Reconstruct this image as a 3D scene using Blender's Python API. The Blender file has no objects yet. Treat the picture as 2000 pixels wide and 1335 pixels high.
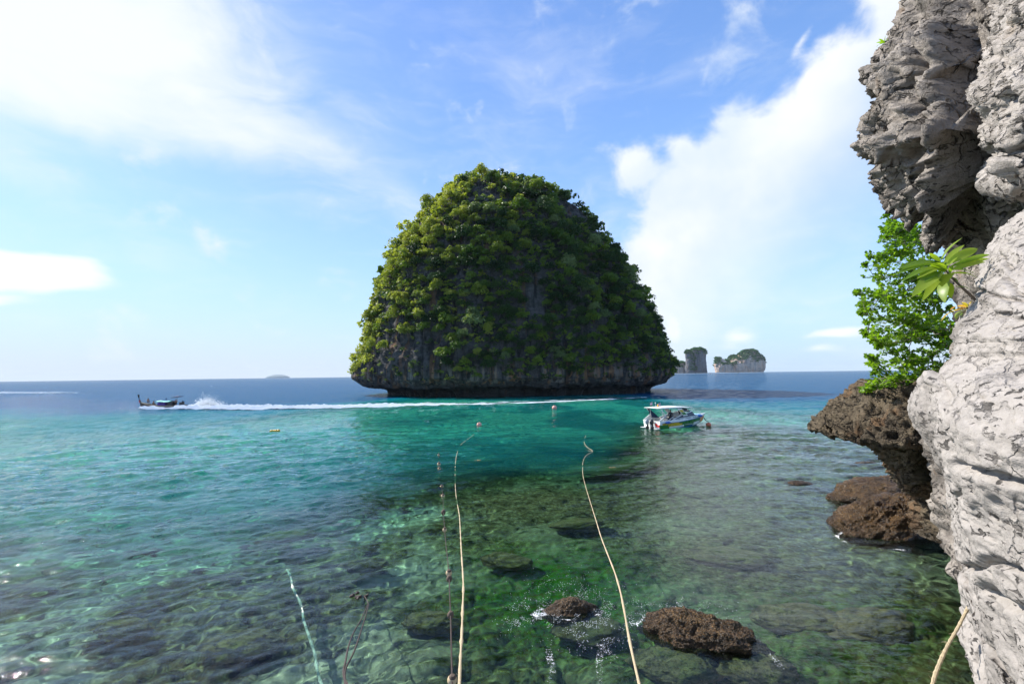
import bpy, math, random
import numpy as np
from mathutils import Vector, Matrix
import mathutils
random.seed(7); np.random.seed(7)
sc = bpy.context.scene
COL = sc.collection
rad = math.radians
# ------------------------------------------------------------------ camera
CAM_H = 6.5
F = 889.0                      # focal length in pixels of the 2000 px wide photograph (16 mm on full frame)
PITCH, ROLL = rad(4.12), rad(0.72)
cam = bpy.data.cameras.new('camera'); camo = bpy.data.objects.new('camera', cam); COL.objects.link(camo)
cam.sensor_width = 36; cam.lens = 16; cam.clip_start = 0.05; cam.clip_end = 120000
camo.matrix_world = (Matrix.Translation((0, 0, CAM_H)) @ Matrix.Rotation(math.pi/2 + PITCH, 4, 'X') @ Matrix.Rotation(-ROLL, 4, 'Z'))
sc.camera = camo
CM = np.array(camo.matrix_world.to_3x3())
CP = np.array([0, 0, CAM_H])
def ray(px, py):
    """direction through a point of the photograph, scaled so that its y component is 1"""
    px = np.asarray(px, float); py = np.asarray(py, float)
    v = np.stack([(px-1000)/F, (667.5-py)/F, -np.ones_like(px)], -1) @ CM.T
    return v/v[..., 1:2]
def P(px, py, Y): return CP + ray(px, py)*np.asarray(Y, float)[..., None]
def PW(px, py, z=0.0):
    r = ray(px, py); return CP + r*((z-CAM_H)/r[..., 2:3])
def proj(p):
    v = (np.asarray(p)-CP) @ CM
    return 1000+F*v[..., 0]/(-v[..., 2]), 667.5-F*v[..., 1]/(-v[..., 2])
# ------------------------------------------------------------------ sun, sky, exposure
SUN_AZ, SUN_EL = rad(62), rad(44)          # to the left of the view, slightly ahead of the camera
sd = Vector((-math.sin(SUN_AZ)*math.cos(SUN_EL), math.cos(SUN_AZ)*math.cos(SUN_EL), math.sin(SUN_EL)))
sl = bpy.data.lights.new('sun', 'SUN'); slo = bpy.data.objects.new('sun', sl); COL.objects.link(slo)
sl.energy = 5.0; sl.angle = rad(0.5); sl.color = (1.0, 0.95, 0.87)
slo.rotation_euler = sd.to_track_quat('Z', 'Y').to_euler()
sl.cycles.is_caustics_light = True
sc.view_settings.view_transform = 'Standard'; sc.view_settings.look = 'None'
sc.view_settings.exposure = 0.74; sc.view_settings.gamma = 1.0; sc.view_settings.use_curve_mapping = False
try:
    sc.cycles.use_denoising = True
    sc.cycles.max_bounces = 10; sc.cycles.transparent_max_bounces = 24; sc.cycles.diffuse_bounces = 3
    sc.cycles.glossy_bounces = 3; sc.cycles.transmission_bounces = 6; sc.cycles.volume_bounces = 0
    sc.cycles.sample_clamp_indirect = 6; sc.cycles.blur_glossy = 1.0
except Exception: pass

class NT:
    """short way to write node trees"""
    def __init__(s, tree): s.t = tree
    def __call__(s, typ, ins=None, **props):
        n = s.t.nodes.new(typ)
        for k, v in props.items(): setattr(n, k, v)
        for k, v in (ins or {}).items():
            if isinstance(v, bpy.types.NodeSocket): s.t.links.new(v, n.inputs[k])
            elif v is not None: n.inputs[k].default_value = v
        return n
    def m(s, op, a, b=None, c=None, clamp=False):
        d = {0: a}
        if b is not None: d[1] = b
        if c is not None: d[2] = c
        return s('ShaderNodeMath', d, operation=op, use_clamp=clamp).outputs[0]
    def mr(s, v, a, b, c=0.0, d=1.0, smooth=True):
        n = s('ShaderNodeMapRange', {0: v, 1: a, 2: b, 3: c, 4: d}); n.clamp = True
        if smooth: n.interpolation_type = 'SMOOTHSTEP'
        return n.outputs[0]
    def mix(s, f, a, b, bt='MIX'):
        n = s('ShaderNodeMix', {}, data_type='RGBA', blend_type=bt); n.clamp_factor = True
        for k, v in ((0, f), (6, a), (7, b)):
            if isinstance(v, bpy.types.NodeSocket): s.t.links.new(v, n.inputs[k])
            else: n.inputs[k].default_value = v if k == 0 or len(v) == 4 else (*v, 1)
        return n.outputs[2]
    def noise(s, vec, scale, detail=5, rough=.55, dist=0.0):
        return s('ShaderNodeTexNoise', {'Vector': vec, 'Scale': scale, 'Detail': detail, 'Roughness': rough, 'Distortion': dist}).outputs[0]
    def map(s, vec, scale=(1, 1, 1), rot=(0, 0, 0), loc=(0, 0, 0), vt='POINT'):
        return s('ShaderNodeMapping', {0: vec, 1: loc, 2: rot, 3: scale}, vector_type=vt).outputs[0]

world = bpy.data.worlds.new('World'); sc.world = world; world.use_nodes = True
g = NT(world.node_tree); bg = world.node_tree.nodes['Background']
sky = g('ShaderNodeTexSky', sky_type='NISHITA', sun_disc=False, sun_elevation=SUN_EL, sun_rotation=-SUN_AZ,
        air_density=1.0, dust_density=0.35, ozone_density=2.2, altitude=0)
dirv = g('ShaderNodeTexCoord').outputs['Generated']
el = g('ShaderNodeSeparateXYZ', {0: dirv}).outputs[2]
STR = 0.12
bg.inputs[1].default_value = STR
W = .80/STR
skyc = g('ShaderNodeHueSaturation', {'Saturation': 1.05, 'Value': 1.30, 'Color': sky.outputs[0]}).outputs[0]
skyc = g.mix(1.0, skyc, (0.86, .97, 1.12), 'MULTIPLY')
# pale air near the horizon, whiter towards the sun's side
sunside = g.mr(g('ShaderNodeVectorMath', {0: dirv, 1: Vector((-math.sin(SUN_AZ), math.cos(SUN_AZ), 0.25)).normalized()[:]}, operation='DOT_PRODUCT').outputs['Value'], -0.1, 0.95)
skyc = g.mix(sunside, skyc, g.mix(1.0, skyc, (.72, .70, .74), 'MULTIPLY'))
lowel = g.m('SUBTRACT', 1.0, g.m('ABSOLUTE', el), clamp=True)
skyc = g.mix(g.m('MULTIPLY', g.m('POWER', lowel, 3.6), .95), skyc, (.355*W, .52*W, .735*W))
skyc = g.mix(g.m('MULTIPLY', g.m('POWER', lowel, 11.0), g.m('MULTIPLY_ADD', sunside, .62, .30)), skyc, (.60*W, .665*W, .735*W))
def cloud_blob(px, py, ex, ey, ang=0.0, w=1.0):
    """an ellipse of cloud at a direction of the sky: centre, half-axes (photo pixels) and tilt"""
    c = Vector(ray(px, py).tolist()).normalized()
    ca, sa = math.cos(rad(ang)), math.sin(rad(ang))
    a = Vector(ray(px+ex*ca, py-ex*sa).tolist()).normalized()-c; b = Vector(ray(px+ey*sa, py+ey*ca).tolist()).normalized()-c
    e1 = (a-c*a.dot(c)).normalized(); e2 = c.cross(e1)
    R = Matrix((e1, e2, c)).transposed()
    v = g.map(dwarp, loc=c[:], rot=R.to_euler()[:], scale=(a.length, abs(b.dot(e2))+1e-3, 1.2), vt='TEXTURE')
    l = g('ShaderNodeVectorMath', {0: v}, operation='LENGTH').outputs['Value']
    return g.m('MULTIPLY', g.m('SUBTRACT', 1.0, l, clamp=True), w)
def union(bl):
    o = bl[0]
    for b in bl[1:]: o = g('ShaderNodeMath', {0: o, 1: b, 2: .18}, operation='SMOOTH_MAX').outputs[0]
    return o
wn = g('ShaderNodeTexNoise', {'Vector': dirv, 'Scale': 5.0, 'Detail': 3.0}).outputs['Color']
dwarp = g('ShaderNodeVectorMath', {0: g('ShaderNodeVectorMath', {0: wn, 1: (-.5, -.5, -.5)}, operation='ADD').outputs[0], 1: (.09, .09, .09), 2: dirv}, operation='MULTIPLY_ADD').outputs[0]
# the big cumulus rising to the right
cum = union([cloud_blob(1880, 70, 330, 270, 35, 1.3), cloud_blob(1700, 260, 330, 250, 38, 1.3), cloud_blob(1530, 400, 330, 260, 35, 1.3),
             cloud_blob(1390, 490, 270, 230, 35, 1.2), cloud_blob(1340, 600, 230, 150, 20, 1.0), cloud_blob(1250, 350, 75, 75, 0, .62),
             cloud_blob(1330, 290, 70, 60, 0, .5), cloud_blob(1555, 90, 80, 24, 60, .42), cloud_blob(2050, -170, 400, 300, 40, 1.3)])
nb = g.noise(g.map(dirv, (1, 1, 1.15)), 9.0, 8, .58, .35)
cumf = g.m('ADD', cum, g.m('MULTIPLY', g.m('SUBTRACT', nb, .5), .95))
cumd = g.mr(cumf, .14, .42)
# fades out towards lower right
low = g('ShaderNodeVectorMath', {0: dirv, 1: (ray(1700, 560)[0]-ray(1300, 260)[0], 0, ray(1700, 560)[2]-ray(1300, 260)[2])}, operation='DOT_PRODUCT').outputs['Value']
fade0 = float(np.dot(ray(1420, 330)/np.linalg.norm(ray(1420, 330)), [ray(1700, 560)[0]-ray(1300, 260)[0], 0, ray(1700, 560)[2]-ray(1300, 260)[2]]))
fade1 = float(np.dot(ray(1640, 540)/np.linalg.norm(ray(1640, 540)), [ray(1700, 560)[0]-ray(1300, 260)[0], 0, ray(1700, 560)[2]-ray(1300, 260)[2]]))
cumd = g.m('MULTIPLY', cumd, g.mr(low, fade0, fade1, 1.0, 0.12))
# thin high cloud to the left
cir = union([cloud_blob(60, 20, 620, 330, -10, 1.3), cloud_blob(380, 170, 520, 190, -24, .85), cloud_blob(640, 280, 380, 110, -32, .5),
             cloud_blob(0, 300, 300, 110, -14, .35), cloud_blob(1060, 110, 330, 170, 20, .22), cloud_blob(1250, 620, 600, 110, 8, .35),
             cloud_blob(-500, 120, 600, 380, 0, .9)])
n1 = g.noise(g.map(dwarp, (2.2, 2.2, 7.0), (0, rad(-14), 0)), 2.2, 7, .6, .5)
n2 = g.noise(g.map(dirv, (1, 1, 2.4), (0, rad(-20), 0)), 1.7, 4, .5)
cirf = g.m('ADD', cir, g.m('ADD', g.m('MULTIPLY', g.m('SUBTRACT', n1, .5), .95), g.m('MULTIPLY', g.m('SUBTRACT', n2, .5), .5)))
cird = g.mr(cirf, .0, 1.0, 0, .97)
lens = union([cloud_blob(10, 528, 250, 60, -8, 1.7), cloud_blob(-60, 590, 190, 26, -4, .7), cloud_blob(1625, 654, 110, 14, 4, .8), cloud_blob(1318, 628, 26, 30, 0, .9), cloud_blob(1445, 665, 50, 42, 10, .45), cloud_blob(1590, 690, 60, 16, 0, .45)])
n3 = g.noise(g.map(dirv, (2, 2, 9)), 6, 6, .6)
lensd = g.m('MULTIPLY', g.mr(g.m('ADD', lens, g.m('MULTIPLY', g.m('SUBTRACT', n3, .5), .5)), .08, .62), .9)
# scattered cloud for the rest of the sky, behind and beside the view
n4 = g.noise(g.map(dirv, (1, 1, 2.0)), 2.6, 7, .6, .3)
front = g.mr(g('ShaderNodeSeparateXYZ', {0: dirv}).outputs[1], -.15, .3)
rest = g.m('MULTIPLY', g.mr(n4, .5, .68), g.m('MULTIPLY', g.m('SUBTRACT', 1.0, front), .35))
shade = g.noise(dirv, 7.0, 4, .5)
ccol = g.mix(g.mr(shade, .3, .75), (.60*W, .68*W, .78*W), (.78*W, .80*W, .82*W))
skyc = g.mix(rest, skyc, ccol)
skyc = g.mix(cird, skyc, (.74*W, .775*W, .82*W))
skyc = g.mix(lensd, skyc, (.80*W, .82*W, .84*W))
skyc = g.mix(cumd, skyc, ccol)
world.node_tree.links.new(skyc, bg.inputs[0])
world.cycles.sampling_method = 'MANUAL'; world.cycles.sample_map_resolution = 512

# ------------------------------------------------------------------ helpers
def tag(o, label=None, cat=None, group=None, kind=None):
    if label: o['label'] = label
    if cat: o['category'] = cat
    if group: o['group'] = group
    if kind: o['kind'] = kind
    return o
def empty(name, loc=(0, 0, 0), rz=0.0):
    o = bpy.data.objects.new(name, None); COL.objects.link(o); o.location = loc; o.rotation_euler = (0, 0, rz); o.empty_display_size = .1
    return o
def mesh_from(name, V, Fc, mats=(), parent=None, smooth=True, midx=None, attrs=None, link=True):
    """V (n,3); Fc (m,k) or list of such arrays of different k"""
    Fs = [np.asarray(f, np.int32) for f in (Fc if isinstance(Fc, list) else [Fc]) if len(f)]
    me = bpy.data.meshes.new(name); V = np.asarray(V, np.float32)
    me.vertices.add(len(V)); me.vertices.foreach_set('co', V.ravel())
    nl = sum(f.size for f in Fs); npoly = sum(len(f) for f in Fs)
    me.loops.add(nl); me.loops.foreach_set('vertex_index', np.concatenate([f.ravel() for f in Fs]))
    me.polygons.add(npoly); tot = np.concatenate([np.full(len(f), f.shape[1], np.int32) for f in Fs])
    me.polygons.foreach_set('loop_start', np.concatenate([[0], np.cumsum(tot)[:-1]]).astype(np.int32))
    me.polygons.foreach_set('use_smooth', np.full(npoly, smooth))
    if midx is not None: me.polygons.foreach_set('material_index', np.asarray(midx, np.int32))
    me.update(calc_edges=True)
    for k, a in (attrs or {}).items():
        at = me.attributes.new(k, 'FLOAT', 'POINT'); at.data.foreach_set('value', np.asarray(a, np.float32).ravel())
    for m in (mats if isinstance(mats, (list, tuple)) else [mats]): me.materials.append(m)
    if not link: return me
    o = bpy.data.objects.new(name, me); COL.objects.link(o)
    if parent: o.parent = parent
    return o
def gridf(a, b, wrap=False):
    idx = np.arange(a*b).reshape(a, b)
    if wrap: idx = np.concatenate([idx, idx[:, :1]], 1)
    return np.stack([idx[:-1, :-1], idx[:-1, 1:], idx[1:, 1:], idx[1:, :-1]], -1).reshape(-1, 4)
def sheet(name, Pt, mats, parent=None, wrap=False, attrs=None, smooth=True, flip=False, midx=None):
    a, b = Pt.shape[:2]; f = gridf(a, b, wrap)
    if flip: f = f[:, ::-1]
    return mesh_from(name, Pt.reshape(-1, 3), f, mats, parent, smooth, midx, attrs)
class MB:
    """collects primitives into one mesh"""
    def __init__(s): s.v = []; s.f = []; s.m = []; s.n = 0
    def add(s, V, Fl, mi=0):
        for q in Fl: s.f.append([i+s.n for i in q]); s.m.append(mi)
        s.v.extend([tuple(map(float, p)) for p in V]); s.n += len(V); return s
    def box(s, c, d, rz=0.0, mi=0, taper=1.0):
        x, y, z = [k/2 for k in d]; V = []
        for k, (sx, sy, sz) in enumerate([(-1, -1, -1), (1, -1, -1), (1, 1, -1), (-1, 1, -1), (-1, -1, 1), (1, -1, 1), (1, 1, 1), (-1, 1, 1)]):
            t = taper if sz > 0 else 1; px, py = sx*x*t, sy*y*t
            V.append((c[0]+px*math.cos(rz)-py*math.sin(rz), c[1]+px*math.sin(rz)+py*math.cos(rz), c[2]+sz*z))
        return s.add(V, [(0, 3, 2, 1), (4, 5, 6, 7), (0, 1, 5, 4), (1, 2, 6, 5), (2, 3, 7, 6), (3, 0, 4, 7)], mi)
    def tube(s, pts, r, n=8, mi=0, cap=True):
        pts = [Vector(p) for p in pts]; rs = r if isinstance(r, (list, tuple, np.ndarray)) else [r]*len(pts)
        V = []; up = Vector((0, 0, 1))
        for i, p in enumerate(pts):
            t = (pts[min(i+1, len(pts)-1)]-pts[max(i-1, 0)])
            t = t.normalized() if t.length > 1e-9 else Vector((0, 0, 1))
            a = t.cross(up) if abs(t.z) < .95 else t.cross(Vector((1, 0, 0)))
            a.normalize(); b = t.cross(a)
            for k in range(n):
                q = 2*math.pi*k/n; V.append(p+(a*math.cos(q)+b*math.sin(q))*float(rs[i]))
        Fl = [(i*n+k, i*n+(k+1) % n, (i+1)*n+(k+1) % n, (i+1)*n+k) for i in range(len(pts)-1) for k in range(n)]
        if cap: Fl += [tuple(range(n))[::-1], tuple((len(pts)-1)*n+k for k in range(n))]
        return s.add(V, Fl, mi)
    def ball(s, c, r, n=12, mi=0, sq=(1, 1, 1)):
        V = []; m = max(4, n//2)
        for i in range(m+1):
            t = math.pi*i/m
            for k in range(n):
                p = 2*math.pi*k/n; V.append((c[0]+r*sq[0]*math.sin(t)*math.cos(p), c[1]+r*sq[1]*math.sin(t)*math.sin(p), c[2]+r*sq[2]*math.cos(t)))
        return s.add(V, [(i*n+k, (i+1)*n+k, (i+1)*n+(k+1) % n, i*n+(k+1) % n) for i in range(m) for k in range(n)], mi)
    def build(s, name, mats, parent=None, smooth=True, link=True):
        me = bpy.data.meshes.new(name); me.from_pydata(s.v, [], s.f)
        for m in (mats if isinstance(mats, (list, tuple)) else [mats]): me.materials.append(m)
        me.polygons.foreach_set('material_index', s.m); me.polygons.foreach_set('use_smooth', [smooth]*len(s.f)); me.update()
        if smooth:
            try: me.set_sharp_from_angle(angle=rad(40))
            except Exception: pass
        if not link: return me
        o = bpy.data.objects.new(name, me); COL.objects.link(o)
        if parent: o.parent = parent
        return o
# --- noise
_rs = np.random.RandomState(11); _perm = _rs.permutation(256); _perm = np.concatenate([_perm]*3)
_gr = _rs.randn(256, 3); _gr /= np.linalg.norm(_gr, axis=1)[:, None]
def perlin(p):
    p = np.asarray(p, float); i = np.floor(p).astype(int); f = p-i; i &= 255; u = f*f*f*(f*(f*6-15)+10); out = 0
    for dx in (0, 1):
        for dy in (0, 1):
            for dz in (0, 1):
                h = _perm[_perm[_perm[(i[..., 0]+dx) & 255]+((i[..., 1]+dy) & 255)]+((i[..., 2]+dz) & 255)]
                gq = _gr[h]; d = gq[..., 0]*(f[..., 0]-dx)+gq[..., 1]*(f[..., 1]-dy)+gq[..., 2]*(f[..., 2]-dz)
                w = (u[..., 0] if dx else 1-u[..., 0])*(u[..., 1] if dy else 1-u[..., 1])*(u[..., 2] if dz else 1-u[..., 2])
                out = out+w*d
    return out*1.6
def fbm(p, sc_=1.0, o=5, g_=.5, off=0.0, ridged=False):
    p = np.asarray(p, float)*sc_+off*17.3; a = 1.0; s = 0; t = 0
    for k in range(o):
        n = perlin(p*(2.03**k)+k*9.1)
        if ridged: n = 1-2*np.abs(n)
        s = s+a*n; t += a; a *= g_
    return s/t
def worley2(x, y, cell, seed=0, jit=.8):
    """distance to nearest feature (in cells) and a random value of that cell"""
    u, v = x/cell, y/cell; i, j = np.floor(u).astype(int), np.floor(v).astype(int); best = np.full(x.shape, 9.0); val = np.zeros(x.shape)
    for a in (-1, 0, 1):
        for b in (-1, 0, 1):
            h = _perm[_perm[(i+a+seed*7) & 255]+((j+b) & 255)]
            fx = i+a+.5+jit*(_gr[h][..., 0]*.5); fy = j+b+.5+jit*(_gr[h][..., 1]*.5)
            d = np.hypot(u-fx, v-fy); m = d < best; best = np.where(m, d, best); val = np.where(m, h/255.0, val)
    return best, val
def smooth(e0, e1, x): t = np.clip((x-e0)/(e1-e0), 0, 1); return t*t*(3-2*t)
# ------------------------------------------------------------------ materials
def newmat(name):
    m = bpy.data.materials.new(name); m.use_nodes = True; q = NT(m.node_tree); return m, q, m.node_tree.nodes['Principled BSDF']
_mc = {}
def flat(name, col, rough=.5, metal=0.0, var=.12, scale=6.0, bump=0.0, spec=None):
    if name in _mc: return _mc[name]
    m, q, p = newmat(name); tc = q('ShaderNodeTexCoord').outputs['Object']
    n = q.noise(tc, scale, 5, .6)
    c = q.mix(q.mr(n, .25, .75), tuple(v*(1-var) for v in col), tuple(min(1, v*(1+var)) for v in col))
    m.node_tree.links.new(c, p.inputs['Base Color'])
    m.node_tree.links.new(q.mr(n, .2, .8, max(0, rough-.08), min(1, rough+.1)), p.inputs['Roughness'])
    p.inputs['Metallic'].default_value = metal
    if spec is not None: p.inputs['Specular IOR Level'].default_value = spec
    if bump:
        b = q('ShaderNodeBump', {'Strength': bump, 'Distance': .01, 'Height': q.noise(tc, scale*8, 4)}); m.node_tree.links.new(b.outputs[0], p.inputs['Normal'])
    _mc[name] = m; return m
def rock_mat(name, light, mid, dark, stain=None, cracks=0.0, s=1.0, pits=.5, bump=1.0, streak=0.0, bd=.06, stainth=.56, rough=.9, wet_shade_z=None):
    m, q, p = newmat(name); tc = q('ShaderNodeTexCoord').outputs['Object']
    big = q.noise(tc, .55*s, 6, .6, .4); med = q.noise(q.map(tc, (1, 1, 1.6)), 3.1*s, 8, .65, .3)
    fine = q.noise(tc, 16*s, 6, .7)
    c = q.mix(q.mr(med, .3, .7), mid, light)
    c = q.mix(q.mr(big, .52, .70), c, dark)
    if stain: c = q.mix(q.m('MULTIPLY', q.mr(q.noise(q.map(tc, (1, 1, .5), loc=(5, 3, 1)), .9*s, 6, .65, .5), stainth, stainth+.12), .75), c, stain)
    if streak:
        st = q.noise(q.map(tc, (1.6, 1.6, .10)), 1.3*s, 6, .6)
        c = q.mix(q.m('MULTIPLY', q.mr(st, .48, .62), streak), c, dark)
        st2 = q.noise(q.map(tc, (1.2, 1.2, .07), loc=(9, 2, 0)), 1.1*s, 5, .6)
        if stain: c = q.mix(q.m('MULTIPLY', q.mr(st2, .56, .66), streak), c, stain)
    pn = q.noise(q.map(tc, (1, 1, 2.2), (0.3, .2, 0)), 9*s, 5, .55, .6)
    pm = q.mr(pn, .57, .62)
    pm = q.m('MULTIPLY', pm, q.mr(q.noise(tc, 2.2*s, 3), .42, .58))
    c = q.mix(q.m('MULTIPLY', pm, pits), c, tuple(v*.18 for v in dark))
    if cracks:
        wv = q('ShaderNodeVectorMath', {0: q('ShaderNodeTexNoise', {'Vector': tc, 'Scale': 2.2*s, 'Detail': 5.0}).outputs['Color'], 1: (.55/s, .55/s, .55/s), 2: tc}, operation='MULTIPLY_ADD').outputs[0]
        vd = q('ShaderNodeTexVoronoi', {'Vector': q.map(wv, (1, 1, .55)), 'Scale': 1.5*s}, feature='DISTANCE_TO_EDGE').outputs['Distance']
        vd2 = q('ShaderNodeTexVoronoi', {'Vector': q.map(wv, (1, 1, .8), (.4, .2, 0)), 'Scale': 4.6*s}, feature='DISTANCE_TO_EDGE').outputs['Distance']
        ck = q.m('MULTIPLY', q.mr(vd, .035, .0), q.mr(q.noise(tc, 1.6*s, 3), .45, .6)); ck2 = q.m('MULTIPLY', q.mr(vd2, .06, .0), q.mr(q.noise(q.map(tc, loc=(4, 1, 7)), 2.4*s, 3), .48, .62))
        ck = q.m('MULTIPLY', q.m('MAXIMUM', ck, q.m('MULTIPLY', ck2, .8)), cracks)
        c = q.mix(ck, c, tuple(v*.22 for v in dark))
    c = q.mix(q.mr(fine, .35, .7, 0, .35), c, tuple(v*.5 for v in mid))
    r_ = rough
    if wet_shade_z is not None:
        z = q('ShaderNodeSeparateXYZ', {0: q('ShaderNodeNewGeometry').outputs['Position']}).outputs[2]
        wet = q.mr(q.m('ADD', z, q.m('MULTIPLY', q.m('SUBTRACT', med, .5), wet_shade_z)), wet_shade_z*.3, wet_shade_z, 1, 0)
        c = q.mix(q.m('MULTIPLY', wet, .55), c, tuple(v*.35 for v in mid)); r_ = q.mr(wet, 0, 1, rough, .35)
    m.node_tree.links.new(c, p.inputs['Base Color'])
    if isinstance(r_, float): p.inputs['Roughness'].default_value = r_
    else: m.node_tree.links.new(r_, p.inputs['Roughness'])
    p.inputs['Specular IOR Level'].default_value = .25
    h = q.m('ADD', q.m('MULTIPLY', med, 1.0), q.m('SUBTRACT', q.m('MULTIPLY', fine, .35), q.m('MULTIPLY', pm, .9)))
    if cracks: h = q.m('SUBTRACT', h, q.m('MULTIPLY', ck, 1.4))
    b = q('ShaderNodeBump', {'Strength': bump, 'Distance': bd/s, 'Height': h}); m.node_tree.links.new(b.outputs[0], p.inputs['Normal'])
    return m
def leaf_mat(name, cols, tr=.35, scale=.35, obj_rand=True, rough=.5):
    m, q, p = newmat(name); m.node_tree.nodes.remove(p); out = m.node_tree.nodes['Material Output']
    geo = q('ShaderNodeNewGeometry'); n = q.noise(geo.outputs['Position'], scale, 3, .5)
    oi = q('ShaderNodeObjectInfo').outputs['Random'] if obj_rand else n
    at = q('ShaderNodeAttribute', attribute_name='tint').outputs['Fac']
    f = q.m('ADD', q.m('MULTIPLY', oi, .5) if obj_rand else 0.0, q.m('ADD', q.m('MULTIPLY', n, .6), q.m('MULTIPLY', at, .45)))
    cr = q('ShaderNodeValToRGB', {0: f}); e = cr.color_ramp.elements; e[0].position = .3; e[0].color = (*cols[0], 1); e[1].position = 1.0; e[1].color = (*cols[-1], 1)
    if len(cols) == 3: x = e.new(.65); x.color = (*cols[1], 1)
    c = cr.outputs[0]
    d = q('ShaderNodeBsdfPrincipled', {'Base Color': c, 'Roughness': rough, 'Specular IOR Level': .3})
    t = q('ShaderNodeBsdfTranslucent', {'Color': q.mix(1.0, c, (1.5, 1.6, .5), 'MULTIPLY')})
    m.node_tree.links.new(q('ShaderNodeMixShader', {0: tr, 1: d.outputs[0], 2: t.outputs[0]}).outputs[0], out.inputs[0])
    return m
# ================================================================== SETTING: sea bed, water, air
def bed_depth(x, y):
    """depth of the sea bed below the surface at (x, y)"""
    n = fbm(np.stack([x, y, 0*x], -1), 1/26., 4); n2 = fbm(np.stack([x, y, 0*x+5], -1), 1/9., 4)
    reef = 28+20*smooth(3, 17, x)+10*n-6*smooth(-8, -40, x)           # edge of the reef flat
    d = .95+.022*np.clip(y, 0, 60)+.35*n2+2.6*smooth(-1, -16, x-.10*(y-12))*smooth(9, 27, y)
    drop = smooth(reef-4, reef+16, y)
    d = d*(1-drop)+(4.6+1.2*n+.8*smooth(-20, -90, x))*drop
    edge = 150-82*smooth(-22, -52, x)-88*smooth(20, 50, x)
    d = d+smooth(edge-26, edge+85, y+34*n+14*n2)*20
    isl = np.hypot((x+0)/64, (y-172)/46)
    d = d*smooth(.76, .88, isl)+6.5*(1-smooth(.76, .88, isl))
    d = d-smooth(6, 2.2, np.hypot((x-9), (y-6)*.45))*0.5
    return np.clip(d, .45, 30)
na, nr = 450, 500
ang = np.linspace(rad(-72), rad(72), na); rr = 3.0*(320/3.0)**np.linspace(0, 1, nr)
R_, A_ = np.meshgrid(rr, ang, indexing='ij'); X = R_*np.sin(A_); Y = R_*np.cos(A_)
D = bed_depth(X, Y)
flatm = 1-smooth(34, 60, Y-.1*X)
stone = np.zeros_like(X); tintv = np.zeros_like(X)
for cell, h, sd_, den in ((3.1, .50, 3, .4), (1.35, .32, 1, .6), (.62, .20, 2, .75), (.30, .11, 5, .8)):
    wx = X+.25*cell*fbm(np.stack([X, Y, 0*X], -1), 1.3/cell, 2, off=sd_); wy = Y+.25*cell*fbm(np.stack([X, Y, 0*X+3], -1), 1.3/cell, 2, off=sd_)
    w, v = worley2(wx, wy, cell, sd_); on = (v < den)
    b = np.sqrt(np.clip(1-(w/(.32+.28*v))**2, 0, 1))*h*(.5+v)*on
    tintv = np.where(b > stone*.9, v, tintv); stone = np.maximum(stone, b)+.15*np.minimum(stone, b)
far_p = fbm(np.stack([X, Y*.6, 0*X], -1), 1/12., 4, off=2)
Zb = -D+stone*flatm+np.clip(far_p, 0, 1)*1.6*(1-flatm)+.05*fbm(np.stack([X, Y, 0*X], -1), 2.5, 3)
Zb = np.minimum(Zb, -.18)
sand = np.clip((1-flatm)*smooth(.18, -.05, far_p)*(1-.95*smooth(-3, 9, X)*smooth(64, 42, Y))+smooth(-6, -22, X)*smooth(14, 26, Y)*.6+smooth(-1, -5, X)*smooth(.05, -.2, fbm(np.stack([X, Y, 0*X], -1), 1/6., 3, off=14))*.42+.12*smooth(.0, -.35, fbm(np.stack([X, Y, 0*X], -1), 1/5., 3, off=4)), 0, 1)
algae = np.exp(-(((X-(1.3))/3.4)**2+((Y-15.5)/3.6)**2))+.7*np.exp(-(((X-5.5)/2.4)**2+((Y-9.3)/2.4)**2))+.5*np.exp(-(((X-9)/3)**2+((Y-13)/2)**2))
m_bed, q, p = newmat('coral_sea_bed'); tc = q('ShaderNodeTexCoord').outputs['Object']
a_s = q('ShaderNodeAttribute', attribute_name='sand').outputs['Fac']; a_t = q('ShaderNodeAttribute', attribute_name='stone').outputs['Fac']; a_g = q('ShaderNodeAttribute', attribute_name='algae').outputs['Fac']
n1 = q.noise(tc, 1.1, 8, .62, .4); n2 = q.noise(tc, 5.5, 7, .65, .6)
c = q.mix(a_t, (.055, .042, .018), (.125, .105, .048))
c = q.mix(q.mr(n2, .42, .66), c, (.20, .19, .10))
c = q.mix(q.mr(n1, .50, .66), c, (.022, .019, .010))
c = q.mix(q.m('MULTIPLY', a_g, q.mr(n2, .3, .6)), c, (.035, .13, .008))
c = q.mix(q.m('MULTIPLY', a_s, q.mr(n1, .68, .5)), c, (.62, .60, .48))
q.t.links.new(c, p.inputs['Base Color']); p.inputs['Roughness'].default_value = .95; p.inputs['Specular IOR Level'].default_value = 0
q.t.links.new(q('ShaderNodeBump', {'Strength': .8, 'Distance': .05, 'Height': n2}).outputs[0], p.inputs['Normal'])
bed = sheet('sea_bed', np.stack([X, Y, Zb], -1), m_bed, attrs={'sand': sand, 'stone': tintv, 'algae': np.clip(algae*1.3, 0, 1)})
tag(bed, kind='structure'); bed.cycles.is_caustics_receiver = True

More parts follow.
